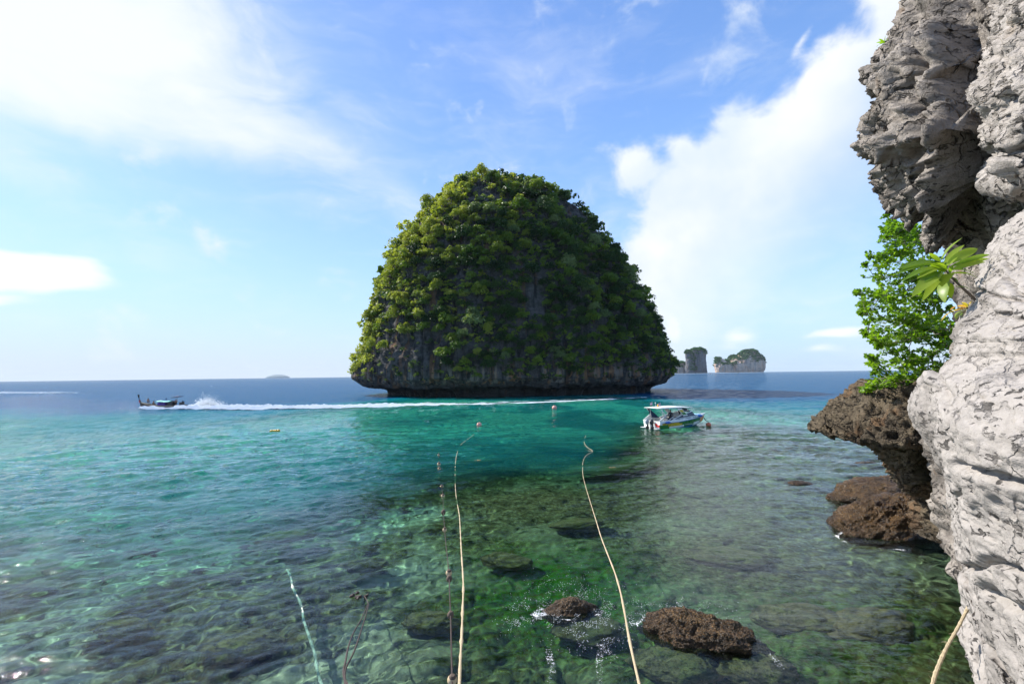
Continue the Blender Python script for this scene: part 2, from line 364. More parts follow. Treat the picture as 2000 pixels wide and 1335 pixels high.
def wave_tile(N, L, wl, seed, a0, spread=.25, cut=.05):
    r = np.random.RandomState(seed); k = np.fft.fftfreq(N, L/N)*2*np.pi; kx, ky = np.meshgrid(k, k, indexing='ij'); K = np.hypot(kx, ky); K[0, 0] = 1e9
    Lw = wl/(2*np.pi); S = np.exp(-1/(K*Lw)**2)/K**4*(spread+np.abs((kx*math.cos(a0)+ky*math.sin(a0))/K)**4)*np.exp(-(K*cut)**2)
    h = np.fft.ifft2(np.sqrt(S)*(r.randn(N, N)+1j*r.randn(N, N))).real; return h/h.std()
def tile(T, L, x, y):
    N = T.shape[0]; u = x/L*N; v = y/L*N; i = np.floor(u).astype(int); j = np.floor(v).astype(int); a = u-i; b = v-j; i %= N; j %= N; I = (i+1) % N; J = (j+1) % N
    return T[i, j]*(1-a)*(1-b)+T[I, j]*a*(1-b)+T[i, J]*(1-a)*b+T[I, J]*a*b
T1 = wave_tile(640, 31, .85, 1, rad(111), .12, .035); T2 = wave_tile(512, 173, 5.2, 2, rad(104), .12, .2)
def wave_z(x, y):
    r = np.hypot(x, y)
    calm = .40+.75*smooth(1, -11, x-.06*y)+.95*smooth(5, 17, x-.14*y)            # lee of the rocks in the middle, breeze to the left
    calm = calm*(.8+.5*fbm(np.stack([x, y, 0*x], -1), 1/14., 2))
    return .0150*tile(T1, 31, x, y)*calm*(1-smooth(60, 130, r))*(1+1.1*smooth(12, 45, r))+.075*tile(T2, 173, x, y)*smooth(6, 40, r)*(1-smooth(220, 600, r))*calm
na = 590
ang = np.linspace(rad(-74), rad(74), na)
rr = np.concatenate([3.2*(62/3.2)**np.linspace(0, 1, 510)[:-1], 62*(13500/62.)**np.linspace(0, 1, 240)])
R_, A_ = np.meshgrid(rr, ang, indexing='ij'); X = R_*np.sin(A_); Y = R_*np.cos(A_)
Dw = bed_depth(X, Y); Dw = np.where(R_ > 280, 26, Dw)
Zw = wave_z(X, Y)
m_w, q, p = newmat('sea_water'); q.t.nodes.remove(p); out = q.t.nodes['Material Output']
dp = q('ShaderNodeAttribute', attribute_name='depth').outputs['Fac']; tc = q('ShaderNodeTexCoord').outputs['Object']
T = q('ShaderNodeCombineXYZ', {0: q.m('POWER', .75, dp), 1: q.m('POWER', .95, dp), 2: q.m('POWER', .90, dp)}).outputs[0]
refr = q('ShaderNodeBsdfRefraction', {'Color': T, 'Roughness': 0.0, 'IOR': 1.33})
turb = q.mix(q.mr(dp, 4.8, 20), (.002, .185, .20), (.004, .062, .145))
body = q('ShaderNodeBsdfDiffuse', {'Color': turb})
fb = q.m('SUBTRACT', 1.0, q.m('POWER', .86, q.m('POWER', q.m('MAXIMUM', q.m('SUBTRACT', dp, 2.3), 0.0), 1.15)))
under = q('ShaderNodeMixShader', {0: fb, 1: refr.outputs[0], 2: body.outputs[0]})
w1 = q.noise(q.map(tc, (1, 1.7, 1), (0, 0, rad(16))), 2.6, 5, .6, .5); w2 = q.noise(q.map(tc, (1, 2.2, 1), (0, 0, rad(-8))), .55, 6, .62, .4); w3 = q.noise(q.map(tc, (1, 2.6, 1)), .09, 4, .55)
rfar = q('ShaderNodeAttribute', attribute_name='range').outputs['Fac']
h = q.m('ADD', q.m('MULTIPLY', w1, q.mr(rfar, .1, 1, .085, .20)), q.m('ADD', q.m('MULTIPLY', w2, q.mr(rfar, .1, .8, .0, .9)), q.m('MULTIPLY', w3, q.mr(rfar, .5, 1, 0, 2.2))))
bmp = q('ShaderNodeBump', {'Strength': 1.0, 'Distance': .34, 'Height': h}).outputs[0]
gl = q('ShaderNodeBsdfGlossy', {'Roughness': q.mr(rfar, .2, 1, .03, .09), 'Normal': bmp})
fr = q('ShaderNodeFresnel', {0: 1.33, 'Normal': bmp})
q.t.links.new(q('ShaderNodeMixShader', {0: q.m('MULTIPLY', fr.outputs[0], q.mr(rfar, 0, .8, 1.0, .54)), 1: under.outputs[0], 2: gl.outputs[0]}).outputs[0], out.inputs[0])
water = sheet('sea_water', np.stack([X, Y, Zw], -1), m_w, attrs={'depth': Dw, 'range': smooth(15, 160, R_)})
tag(water, kind='structure'); water.cycles.is_caustics_caster = True
# air
m_h = bpy.data.materials.new('sea_haze'); m_h.use_nodes = True; t = m_h.node_tree; t.nodes.remove(t.nodes['Principled BSDF'])
v = t.nodes.new('ShaderNodeVolumePrincipled'); v.inputs['Density'].default_value = 3e-5; v.inputs['Color'].default_value = (.80, .90, 1, 1); v.inputs['Anisotropy'].default_value = 0
t.links.new(v.outputs[0], t.nodes['Material Output'].inputs['Volume'])
HAZE = True
if HAZE:
    b = MB().box((0, 0, 0), (1, 1, 1)); hz_o = b.build('haze', m_h, smooth=False)
    hz_o.scale = (27400, 13900, 190); hz_o.location = (0, 6700, 190/2-32); tag(hz_o, kind='stuff')
# ================================================================== THE BIG ISLAND
IY = 172.0
prof = np.array([(330, 935, 960), (336, 915, 985), (346, 896, 1018), (360, 874, 1070), (382, 850, 1116), (410, 823, 1148), (440, 796, 1171), (490, 764, 1208), (540, 743, 1238), (590, 725, 1263),
                 (640, 714, 1292), (680, 706, 1300), (700, 702, 1305), (715, 699, 1309), (724, 698, 1311), (736, 698, 1311), (740, 704, 1306), (746, 715, 1300), (750, 720, 1296), (752, 738, 1284), (754, 754, 1274), (760, 760, 1270), (771, 762, 1270), (785, 755, 1278)], float)
_hw = (prof[:, 2]-prof[:, 1])/2; _in = .032*_hw+4+11*smooth(715, 660, prof[:, 0]); prof[:, 1] += _in; prof[:, 2] -= _in; prof[:, 0] += 20*smooth(600, 340, prof[:, 0])
pl = P(prof[:, 1], prof[:, 0], IY); pr = P(prof[:, 2], prof[:, 0], IY)
tt = np.concatenate([[0], np.cumsum(np.hypot(np.diff(pl[:, 0]), np.diff(pl[:, 2])))]); nz, nt = 260, 420
ts = np.linspace(0, tt[-1], nz)
xl = np.interp(ts, tt, pl[:, 0]); xr = np.interp(ts, tt, pr[:, 0]); zz = np.interp(ts, tt, (pl[:, 2]+pr[:, 2])/2)
a_ = (xr-xl)/2; xc = (xr+xl)/2; b_ = a_*.70
b_ = np.where(zz < 60, b_, b_)
th = np.linspace(0, 2*np.pi, nt, endpoint=False)
TH, AA = np.meshgrid(th, a_); _, BB = np.meshgrid(th, b_); _, ZZ = np.meshgrid(th, zz); _, XC = np.meshgrid(th, xc)
e = 2/2.25
cx = np.sign(np.cos(TH))*np.abs(np.cos(TH))**e; sy = np.sign(np.sin(TH))*np.abs(np.sin(TH))**e
lob = 1+.05*np.sin(TH*3+1.2)*np.abs(np.sin(TH))+.0*TH
IP = np.stack([XC+AA*cx, IY+BB*sy*lob, ZZ], -1)
nrm = np.stack([cx/np.maximum(AA, 1), sy/np.maximum(BB, 1), 0*cx], -1); nrm /= np.linalg.norm(nrm, axis=-1)[..., None]+1e-9
hgt = np.clip((ZZ-3)/8, 0, 1)
big = fbm(IP, 1/15., 4, off=3); mid = fbm(IP, 1/4.5, 5, off=5, ridged=True)
flute = fbm(IP*np.array([1, 1, .16]), 1/1.9, 4, off=8, ridged=True)
loww = 1-smooth(10, 30, ZZ)
caves = smooth(.15, .4, fbm(IP*np.array([.5, .5, 1.]), 1/5., 3, off=12))*np.exp(-((ZZ-7)/1.6)**2)
disp = 2.6*big*np.clip(AA/20, .2, 1)+1.3*mid*(.5+.5*hgt)*(1-.4*loww)+(flute-.1)*(.5+1.1*loww)-2.4*caves
IP = IP+nrm*disp[..., None]
# ragged lip with hanging stalactites above the wave-cut notch
lip = np.exp(-((ZZ-2.3)/1.0)**2)
IP[..., 2] -= lip*(.9*np.clip(fbm(IP*np.array([1, 1, .05]), 1/.9, 3, off=6), -.2, 1)+1.7*fbm(IP*np.array([1, 1, 0]), 1/8., 3, off=7))
top = IP[:1].mean(1, keepdims=True)+np.array([0, 0, .6]); 
m_isl = rock_mat('weathered_limestone_island', (.15, .145, .14), (.075, .075, .074), (.014, .015, .017), (.20, .11, .06), s=.22, pits=.25, bump=1.0, streak=.85, bd=.35, stainth=.66, wet_shade_z=3.2)  # the wet band also paints in the shade of the undercut notch
q = NT(m_isl.node_tree); p = m_isl.node_tree.nodes['Principled BSDF']; prev = p.inputs['Base Color'].links[0].from_socket
gp = q('ShaderNodeNewGeometry').outputs['Position']; zz_ = q('ShaderNodeSeparateXYZ', {0: gp}).outputs[2]
stn = q.noise(q.map(gp, (1, 1, .06)), .75, 5, .6); band = q.m('MULTIPLY', q.mr(zz_, 3.2, 4.4), q.mr(zz_, 11, 6.5))
pal = q.mix(q.mr(q.noise(q.map(gp, (1, 1, .05), loc=(3, 8, 0)), .5, 4), .45, .6), (.30, .27, .23), (.36, .20, .10))
q.t.links.new(q.mix(q.m('MULTIPLY', band, q.m('MULTIPLY', q.mr(stn, .46, .60), .85)), prev, pal), p.inputs['Base Color'])
V = np.concatenate([IP.reshape(-1, 3), top.reshape(-1, 3)]); Fq = gridf(nz, nt, True)[:, ::-1]
Ft = np.stack([np.full(nt, len(V)-1), np.arange(nt), (np.arange(nt)+1) % nt], -1)
isl = mesh_from('limestone_island', V, [Fq, Ft], m_isl)
tag(isl, 'tall dome-shaped limestone island covered in trees, undercut at the waterline', 'island')
# --- trees
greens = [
    leaf_mat('leaf_sunlit_green', [(.11, .15, .024), (.20, .245, .036), (.30, .32, .07)], .42),  # brightened to put sunlight on the left slope into the colour
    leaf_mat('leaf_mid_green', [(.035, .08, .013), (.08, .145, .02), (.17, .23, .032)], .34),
    leaf_mat('leaf_shaded_green', [(.008, .022, .006), (.018, .048, .010), (.042, .085, .016)], .25),  # kept dark to put the shade of the right side into the colour
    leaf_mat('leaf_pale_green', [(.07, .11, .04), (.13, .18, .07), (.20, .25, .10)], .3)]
m_bark = flat('grey_bark', (.06, .052, .045), .9, var=.3, scale=3)
def crown_arrays(seed, n_cl, n_lf, lsz, sq=.8, spread=1.0, droop=0.0):
    r = np.random.RandomState(seed); C = []
    d = r.randn(n_cl, 3); d /= np.linalg.norm(d, axis=1)[:, None]; d[:, 2] = np.where(d[:, 2] < -.35, -d[:, 2], d[:, 2])
    rc = r.uniform(.35, .85, n_cl)**.7; cc = d*rc[:, None]*np.array([1, 1, sq]); cr_ = r.uniform(.24, .42, n_cl)
    q_ = r.randn(n_cl, n_lf, 3); q_ /= np.linalg.norm(q_, axis=2)[..., None]; q_[..., 2] = np.where(q_[..., 2] < -.25, -q_[..., 2], q_[..., 2])
    pos = (cc[:, None]+q_*cr_[:, None, None]*r.uniform(.75, 1.08, (n_cl, n_lf, 1))*spread).reshape(-1, 3)
    nn = (q_+.75*r.randn(n_cl, n_lf, 3)+np.array([0, 0, .35])).reshape(-1, 3); nn /= np.linalg.norm(nn, axis=1)[:, None]
    tv = np.repeat(r.uniform(0, 1, n_cl), n_lf); tv = np.clip(tv*.7+.3*r.uniform(0, 1, len(tv)), 0, 1)
    a = np.cross(nn, r.randn(len(nn), 3)); a /= np.linalg.norm(a, axis=1)[:, None]; b = np.cross(nn, a); s = lsz*r.uniform(.6, 1.35, (len(nn), 1))
    v = np.stack([pos+a*s, pos+b*s*.55, pos-a*s, pos-b*s*.55], 1).reshape(-1, 3)
    return v, np.arange(len(v)).reshape(-1, 4), np.repeat(tv, 4)
def trunk_mesh(name, seed, R, H):
    r = random.Random(seed); mb = MB(); base = Vector((0, 0, -.6)); topp = Vector((r.uniform(-.3, .3)*R, r.uniform(-.3, .3)*R, H))
    midp = (base+topp)/2+Vector((r.uniform(-.2, .2), r.uniform(-.2, .2), 0)); mb.tube([base, midp, topp], [.13*R/2, .09*R/2, .05*R/2], 5)
    for k in range(4):
        a = r.uniform(0, 6.28); mb.tube([midp+(topp-midp)*r.uniform(.1, .9), topp+Vector((math.cos(a)*R*.6, math.sin(a)*R*.6, r.uniform(-.1, .4)*R))], [.05*R/2, .02*R/2], 4)
    return mb.build(name, m_bark, link=False)
# unit-radius prototypes with the crown centre at z = 1
protos = []
for k in range(10):
    v, f, tv = crown_arrays(100+k, 30+4*(k % 4), 30, .085+.02*(k % 3), sq=(.9, 1.0, 1.15, .75, 1.05)[k % 5])
    v[:, 2] += .85
    crown = [mesh_from('crown', v, f, greens[gi], smooth=False, attrs={'tint': tv}, link=False) for gi in range(4)]
    protos.append((crown, trunk_mesh('trunk', k, 1.0, .9)))
Pm = IP; dU = np.zeros_like(Pm); dU = np.roll(Pm, -1, 1)-np.roll(Pm, 1, 1); dV = np.gradient(Pm, axis=0); NN = -np.cross(dU, dV); area = np.linalg.norm(NN, axis=-1)
NN /= area[..., None]+1e-9
out_ = np.sum(NN*nrm, -1).mean(); NN *= np.sign(out_)
rs = np.random.RandomState(5)
wgt = (area*(ZZ > 5)).ravel(); pick = rs.choice(len(wgt), 26000, p=wgt/wgt.sum(), replace=True)
pos = Pm.reshape(-1, 3)[pick]; nor = NN.reshape(-1, 3)[pick]; pxx, pyy = proj(pos)
vis = np.sum(nor*(CP-pos), -1)/np.linalg.norm(CP-pos, axis=1)
front = pos[:, 1] < IY+12
def el_(cx_, cy_, rx, ry): return np.exp(-(((pxx-cx_)/rx)**2+((pyy-cy_)/ry)**2)**2)
bare = np.zeros(len(pos))
for a in ((815, 690, 95, 50, 1.0), (780, 640, 50, 26, .85), (745, 730, 70, 25, .97), (940, 375, 20, 34, 1.0), (965, 390, 14, 30, .97), (1112, 412, 42, 20, 1.0), (1180, 455, 20, 32, .9), (1150, 430, 20, 14, .8), (1040, 490, 20, 16, .7), (900, 480, 10, 16, .6), (840, 600, 24, 22, .6), (960, 440, 10, 20, .7), (1240, 560, 10, 20, .7)):
    bare = np.maximum(bare, a[4]*el_(*a[:4]))
bare = np.where(front, bare, 0)
low_ = smooth(11, 5.5, pos[:, 2]+2.5*smooth(900, 1100, pxx)); bare = np.maximum(bare, low_*.97)
bare = np.maximum(bare, .6*smooth(20, 9, pos[:, 2]+5*smooth(900, 1050, pxx))*(rs.rand(len(pos)) < .8))
clear = fbm(pos, 1/9., 3, off=21); bare = np.maximum(bare, .94*smooth(.15, .26, clear))
keep = (rs.rand(len(pos)) > bare) & (rs.rand(len(pos)) < np.where(front, 1.0, .10))
cand = np.where(keep)[0]; sel = []; cells = {}
size = (.75+2.1*rs.rand(len(pos))**1.8)*np.where(pos[:, 2] < 18, .75, 1.0)*np.where(rs.rand(len(pos)) < .12, 1.3, 1)
for i in cand:                      # keep crowns apart
    k = tuple((pos[i]//4).astype(int)); ok = True
    for dx in (-1, 0, 1):
        for dy in (-1, 0, 1):
            for dz in (-1, 0, 1):
                for j in cells.get((k[0]+dx, k[1]+dy, k[2]+dz), ()):
                    if np.linalg.norm(pos[i]-pos[j]) < .47*(size[i]+size[j]): ok = False; break
                if not ok: break
            if not ok: break
        if not ok: break
    if ok: cells.setdefault(k, []).append(i); sel.append(i)
sel = np.array(sel)
score = size[sel]/np.linalg.norm(pos[sel]-CP, axis=1)*(vis[sel] > -.12)*(.4+np.clip(vis[sel], 0, .6))
order = sel[np.argsort(-score)]; indiv, restt = order[:296], order[296:]
def pick_lit_kind(i, r):  # paints light by crown colour: sunlit greens on the left, dark ones right
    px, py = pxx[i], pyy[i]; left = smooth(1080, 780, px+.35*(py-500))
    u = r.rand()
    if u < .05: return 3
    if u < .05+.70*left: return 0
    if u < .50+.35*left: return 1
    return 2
def zone(i):
    px, py, z = pxx[i], pyy[i], pos[i, 2]
    row = 'on the summit' if z > 70 else 'high up' if z > 55 else 'above mid-height' if z > 40 else 'below mid-height' if z > 22 else 'low down'
    cl = 'at the far left' if px < 775 else 'left of centre' if px < 900 else 'near the centre' if px < 1040 else 'right of centre' if px < 1170 else 'at the far right'
    return f'{row}, {cl} of the big island'
kname = ['yellow-green broadleaf tree', 'mid-green bushy tree', 'dark green tree', 'pale grey-green tree']
kr = np.random.RandomState(9)
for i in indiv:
    kd = pick_lit_kind(i, kr); pi = kr.randint(len(protos)); cr, trm = protos[pi]; s = size[i]
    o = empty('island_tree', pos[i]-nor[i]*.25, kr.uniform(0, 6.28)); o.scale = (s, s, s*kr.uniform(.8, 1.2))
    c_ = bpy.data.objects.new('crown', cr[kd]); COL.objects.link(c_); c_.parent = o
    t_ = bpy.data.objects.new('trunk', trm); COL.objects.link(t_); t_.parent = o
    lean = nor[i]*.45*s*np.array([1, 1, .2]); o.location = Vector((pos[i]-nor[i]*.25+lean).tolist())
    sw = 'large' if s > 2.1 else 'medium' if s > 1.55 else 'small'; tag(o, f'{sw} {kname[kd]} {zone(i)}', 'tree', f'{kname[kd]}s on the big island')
Vs, Fs, Ts, Ms, n0 = [], [], [], [], 0
lowp = [crown_arrays(300+k, 11, 9, .20+.035*(k % 3), sq=(.8, 1.1, .65, .95)[k % 4]) for k in range(8)]
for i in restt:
    kd = pick_lit_kind(i, kr); v, f, tv = lowp[kr.randint(8)]; a = kr.uniform(0, 6.28); s = size[i]
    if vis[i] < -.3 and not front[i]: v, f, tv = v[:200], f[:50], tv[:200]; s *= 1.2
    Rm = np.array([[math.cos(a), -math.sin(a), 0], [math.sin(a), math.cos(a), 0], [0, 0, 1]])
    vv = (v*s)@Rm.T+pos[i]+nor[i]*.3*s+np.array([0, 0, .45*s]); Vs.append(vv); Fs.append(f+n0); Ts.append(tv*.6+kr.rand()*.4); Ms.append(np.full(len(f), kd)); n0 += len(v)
# low scrub and creepers on the ledges
sc_i = rs.choice(np.where((rs.rand(len(pos)) > bare*.85) & front & (pos[:, 2] > 5))[0], 2000)
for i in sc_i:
    kd = pick_lit_kind(i, kr); v, f, tv = lowp[kr.randint(8)]; v, f, tv = v[:120], f[:30], tv[:120]; s = kr.uniform(.45, 1.0)
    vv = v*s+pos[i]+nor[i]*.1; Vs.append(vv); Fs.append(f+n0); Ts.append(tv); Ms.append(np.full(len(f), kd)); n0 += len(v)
o = mesh_from('island_undergrowth', np.concatenate(Vs), np.concatenate(Fs), greens, smooth=False, midx=np.concatenate(Ms), attrs={'tint': np.concatenate(Ts)})
tag(o, 'dense mass of smaller trees and scrub covering the big island', 'undergrowth', kind='stuff')
print('TREES', len(indiv), len(restt), 'undergrowth faces', len(o.data.polygons))
# ================================================================== FAR ISLANDS
def lump_island(name, rows, Y, mats, seed, dy=.7, rough=6, label=None, cat=None, nz=70, nt=120, parent=None, veg=None):
    rows = np.array(rows, float); l = P(rows[:, 1], rows[:, 0], Y); r = P(rows[:, 2], rows[:, 0], Y)
    t = np.linspace(0, 1, nz)*(len(rows)-1); ii = np.arange(len(rows)); xl = np.interp(t, ii, l[:, 0]); xr = np.interp(t, ii, r[:, 0]); z = np.interp(t, ii, (l[:, 2]+r[:, 2])/2)
    th = np.linspace(0, 2*np.pi, nt, endpoint=False); TH, A = np.meshgrid(th, (xr-xl)/2); _, Z = np.meshgrid(th, z); _, C = np.meshgrid(th, (xl+xr)/2)
    Pt = np.stack([C+A*np.cos(TH), Y+A*dy*np.sin(TH), Z], -1)
    n = np.stack([np.cos(TH), np.sin(TH), 0*TH], -1)
    d = rough*(.7*fbm(Pt, 1/(6.*rough), 4, off=seed)+.6*fbm(Pt*np.array([1, 1, .35]), 1/(2.*rough), 4, off=seed+2, ridged=True)-.2)
    Pt = Pt+n*d[..., None]*np.clip(A/(2*rough), .1, 1)[..., None]
    V = np.concatenate([Pt.reshape(-1, 3), Pt[:1].mean(1)]); f = gridf(nz, nt, True)[:, ::-1]; ft = np.stack([np.full(nt, len(V)-1), np.arange(nt), (np.arange(nt)+1) % nt], -1)
    return mesh_from(name, V, [f, ft], mats, parent), Pt
m_far = rock_mat('sunlit_cliff_limestone', (.75, .58, .46), (.55, .42, .33), (.20, .18, .17), (.60, .36, .22), s=.05, pits=0, bump=.6, streak=.6, bd=.5, stainth=.5)  # lightened and warmed, sunlight on the cliff faces put into the colour
m_fargrey = rock_mat('grey_cliff_limestone', (.24, .23, .23), (.15, .15, .155), (.06, .065, .07), (.42, .28, .2), s=.05, pits=0, bump=.6, streak=.5, bd=.5, stainth=.62)
m_farleaf = leaf_mat('far_forest_green', [(.02, .07, .018), (.045, .14, .03), (.10, .22, .04)], .25, scale=.03, obj_rand=False)
def crown_lump(r):
    v, f, tv = crown_arrays(r, 8, 9, .42, sq=.85); return v, f, tv
def forest(name, parent, spots, size, seed):
    Vs, Fs, Ts, n = [], [], [], 0; r = np.random.RandomState(seed); pr_ = [crown_lump(500+k) for k in range(5)]
    for p_ in spots:
        v, f, tv = pr_[r.randint(5)]; s = size*r.uniform(.6, 1.4); Vs.append(v*s+p_); Fs.append(f+n); Ts.append(np.clip(tv*.5+r.rand()*.5, 0, 1)); n += len(v)
    o = mesh_from(name, np.concatenate(Vs), np.concatenate(Fs), m_farleaf, parent, smooth=False, attrs={'tint': np.concatenate(Ts)}); tag(o, kind='stuff'); return o
def wood_on(Pt, cond, n, seed):
    r = np.random.RandomState(seed); p_ = Pt.reshape(-1, 3); px, py = proj(p_); ok = np.where(cond(px, py, p_[:, 2], p_) & (p_[:, 1] < np.median(p_[:, 1])+60))[0]
    return p_[r.choice(ok, min(n, len(ok)*3))] if len(ok) else np.zeros((0, 3))
YS = 2000.
t = empty('rock_stack', (P(1358, 728, YS)[0], YS, 0)); tag(t, 'tall grey double rock stack with a green cap, right of the big island', 'rock stack')
parts_ = [('peak', [(680, 1358, 1368), (682, 1352, 1374), (686, 1350, 1377.5), (694, 1350, 1378.5), (706, 1350, 1378), (716, 1350, 1379), (724, 1349, 1380), (728.6, 1348, 1380.5)], m_fargrey, YS),
          ('peak', [(684, 1342, 1347), (687, 1339.5, 1350), (692, 1338.5, 1352), (700, 1340, 1353), (712, 1339, 1354), (722, 1337, 1356), (728.8, 1336, 1356)], m_fargrey, YS-25),
          ('lower_shelf', [(706, 1318, 1331), (709, 1306, 1338), (716, 1300, 1341), (728.9, 1295, 1343)], m_far, YS+20)]
allp = []
for nm, rows, mt, yy in parts_:
    o, Pt = lump_island(nm, [(a, b, c) for a, b, c in rows], yy, mt, len(allp)+3, .8, 5); M = Matrix.Translation(-t.location); o.data.transform(M); o.parent = t; allp.append(Pt)
loc = np.array(t.location)
sp = np.concatenate([wood_on(allp[0], lambda px, py, z, p_: (py < 691), 200, 1), wood_on(allp[0], lambda px, py, z, p_: (px < 1362) & (py > 690) & (py < 722) & (np.abs(px-1352-.1*(py-690)) < 6), 140, 2),
                     wood_on(allp[1], lambda px, py, z, p_: (py < 691) | ((px > 1345) & (py < 724)), 160, 3), wood_on(allp[2], lambda px, py, z, p_: (py < 718), 200, 4)])
forest('tree_cover', t, sp-loc, 5.0, 4)
YR = 2500.
t = empty('rocky_island', (P(1443, 727, YR)[0], YR, 0)); tag(t, 'low wooded island with pale cream cliffs on the horizon, right of the rock stack', 'island')
rows_ = [('hill', [(683.5, 1458, 1470), (686, 1450, 1477), (690, 1446, 1480), (697, 1436, 1488), (702, 1428, 1491), (709, 1424, 1493), (718, 1424, 1493), (723, 1423, 1491.5), (726.8, 1424, 1489)], m_far, YR),
         ('hill', [(694, 1427, 1435), (698, 1424, 1441), (704, 1423, 1450), (712, 1418, 1455), (726.8, 1418, 1458)], m_far, YR+30),
         ('hill', [(698.5, 1398.5, 1404), (701, 1398, 1414), (706, 1398, 1420), (712, 1395, 1430), (717, 1396, 1434), (726.9, 1398, 1436)], m_far, YR-20)]
allp = []
for nm, rows, mt, yy in rows_:
    o, Pt = lump_island(nm, rows, yy, mt, len(allp)+13, .6, 6); o.data.transform(Matrix.Translation(-t.location)); o.parent = t; allp.append(Pt)
loc = np.array(t.location)
sp = np.concatenate([wood_on(allp[0], lambda px, py, z, p_: (py < 706+3*np.sin(px*.4)) | ((px < 1440) & (py < 711)), 600, 1), wood_on(allp[1], lambda px, py, z, p_: (py < 715), 260, 2),
                     wood_on(allp[2], lambda px, py, z, p_: (py < 714+2*np.sin(px*.7)) & ~((px > 1408) & (px < 1416) & (py < 706)), 160, 3)])
forest('tree_cover', t, sp-loc, 6.5, 5)
m_vfar = flat('hazed_distant_land', (.16, .21, .22), .9, scale=.01)  # pale bluish tone puts extra haze into the colour
o, _ = lump_island('distant_island', [(730.8, 536, 546), (732.5, 530, 556), (734.2, 524, 561), (736.2, 521, 565), (738.4, 520, 566)], 11500., m_vfar, 31, .6, 25, nz=30, nt=60)
tag(o, 'faint blue flat-topped island on the far horizon, left of the big island', 'island')
# ================================================================== THE CLIFF ON THE RIGHT
def rock_loft(name, outline, depth, Wd, Bd, mats, parent, seed, amp=(.5, .2, .07, .02), fr=(1.2, .45, .16, .05), nz=260, nt=220, phi=(-70, 100), ledges=.0, aspect=(1, 1, 1.4), extra=None, dsc=1.0, pe=1.0, slope=0.0):
    """a rock buttress. outline: (photo x, photo y) of its seaward edge from top to bottom; depth: distance of that edge; it bulges Wd inland and Bd along the shore"""
    ol = np.array(outline, float); yy = ol[:, 1]; t = np.linspace(yy[0], yy[-1], nz); px = np.interp(t, yy, ol[:, 0])
    dep = np.interp(t, [k[0] for k in depth], [k[1] for k in depth]) if isinstance(depth, (list, tuple)) else np.full(nz, depth)
    N0 = P(px, t, dep); dh = N0[:, :2]/np.linalg.norm(N0[:, :2], axis=1)[:, None]; lf = np.stack([-dh[:, 1], dh[:, 0]], -1)
    ph = np.radians(np.linspace(phi[0], phi[1], nt)); Pt = np.zeros((nz, nt, 3)); Nn = np.zeros((nz, nt, 3))
    w = 1-np.abs(np.cos(ph))**pe*np.sign(np.cos(ph)); b = np.sin(ph); b = np.where(ph > np.pi/2, 1-.0*ph, b)
    Pt[..., :2] = N0[:, None, :2]-lf[:, None]*(Wd*w)[None, :, None]-dh[:, None]*(Bd*b)[None, :, None]; Pt[..., 2] = N0[:, None, 2]
    dU = np.gradient(Pt, axis=1); dV = np.gradient(Pt, axis=0); n = np.cross(dU, dV); n /= np.linalg.norm(n, axis=-1)[..., None]+1e-9
    mid_ = n[:, nt//3].mean(0); 
    if np.dot(mid_[:2], lf.mean(0)) < 0: n = -n
    if slope:
        rt = np.hypot(Pt[..., 0], Pt[..., 1])/np.linalg.norm(N0[:, None, :2], axis=-1); up_ = smooth(CAM_H-.4, CAM_H+.6, Pt[..., 2]); Pt[..., 2] = CAM_H+(Pt[..., 2]-CAM_H)*(1+(rt-1)*slope*up_)
    q_ = Pt*np.array(aspect); d = np.zeros((nz, nt))
    for k, (a, f_) in enumerate(zip(amp, fr)):
        if k == 0: d += a*fbm(q_, 1/f_, 3, off=seed)
        elif k in (1, 2): d += a*(fbm(q_, 1/f_, 4, off=seed+k, ridged=True))
        else: d += a*fbm(q_, 1/f_, 4, off=seed+k)
    if ledges: 
        s_ = Pt[..., 2]*1.0+.35*Pt[..., 0]*.4+.5*fbm(Pt, .7, 3, off=seed+9); d += ledges*(np.abs((s_*1.7) % 1.0-.5)*2-.5)*(.6+.8*fbm(Pt, 1.1, 2, off=seed+4))
    if extra is not None:
        d = d+extra(*proj(Pt), Pt)
    d -= d[:, :nt//2].mean()
    Pt = Pt+n*d[..., None]
    o = sheet(name, Pt, mats, parent)
    fn = np.zeros(3)
    me = o.data; k = len(me.polygons)//3; pn = me.polygons[k].normal; a_i, b_i = divmod(k, nt-1)
    if pn.dot(Vector(n[min(a_i, nz-1), min(b_i, nt-1)].tolist())) < 0: me.flip_normals()
    return o, Pt
def crackfn(lines):
    """narrow fissures along polylines: (points, half-width px, depth m)"""
    def fn(px, py, Pt):
        d = np.zeros_like(px)
        wob = 5*fbm(Pt, 5., 3, off=40)
        for pts, hw, dpt in lines:
            best = np.full(px.shape, 1e9)
            for (x0, y0), (x1, y1) in zip(pts[:-1], pts[1:]):
                L2 = (x1-x0)**2+(y1-y0)**2; t = np.clip(((px-x0)*(x1-x0)+(py-y0)*(y1-y0))/L2, 0, 1)
                best = np.minimum(best, np.hypot(px-x0-t*(x1-x0), py-y0-t*(y1-y0)))
            d -= dpt*np.exp(-((best+wob)/hw)**2)
        return d
    return fn
m_white = rock_mat('bleached_limestone', (.365, .335, .305), (.31, .283, .257), (.19, .172, .153), (.30, .25, .175), cracks=0.3, s=1.5, pits=.95, bump=.9, bd=.05, stainth=.66)
m_grey = rock_mat('grey_karst_limestone', (.37, .33, .288), (.21, .184, .158), (.06, .052, .045), (.25, .155, .085), cracks=0.9, s=.8, pits=.7, bump=1.0, bd=.10, stainth=.58)
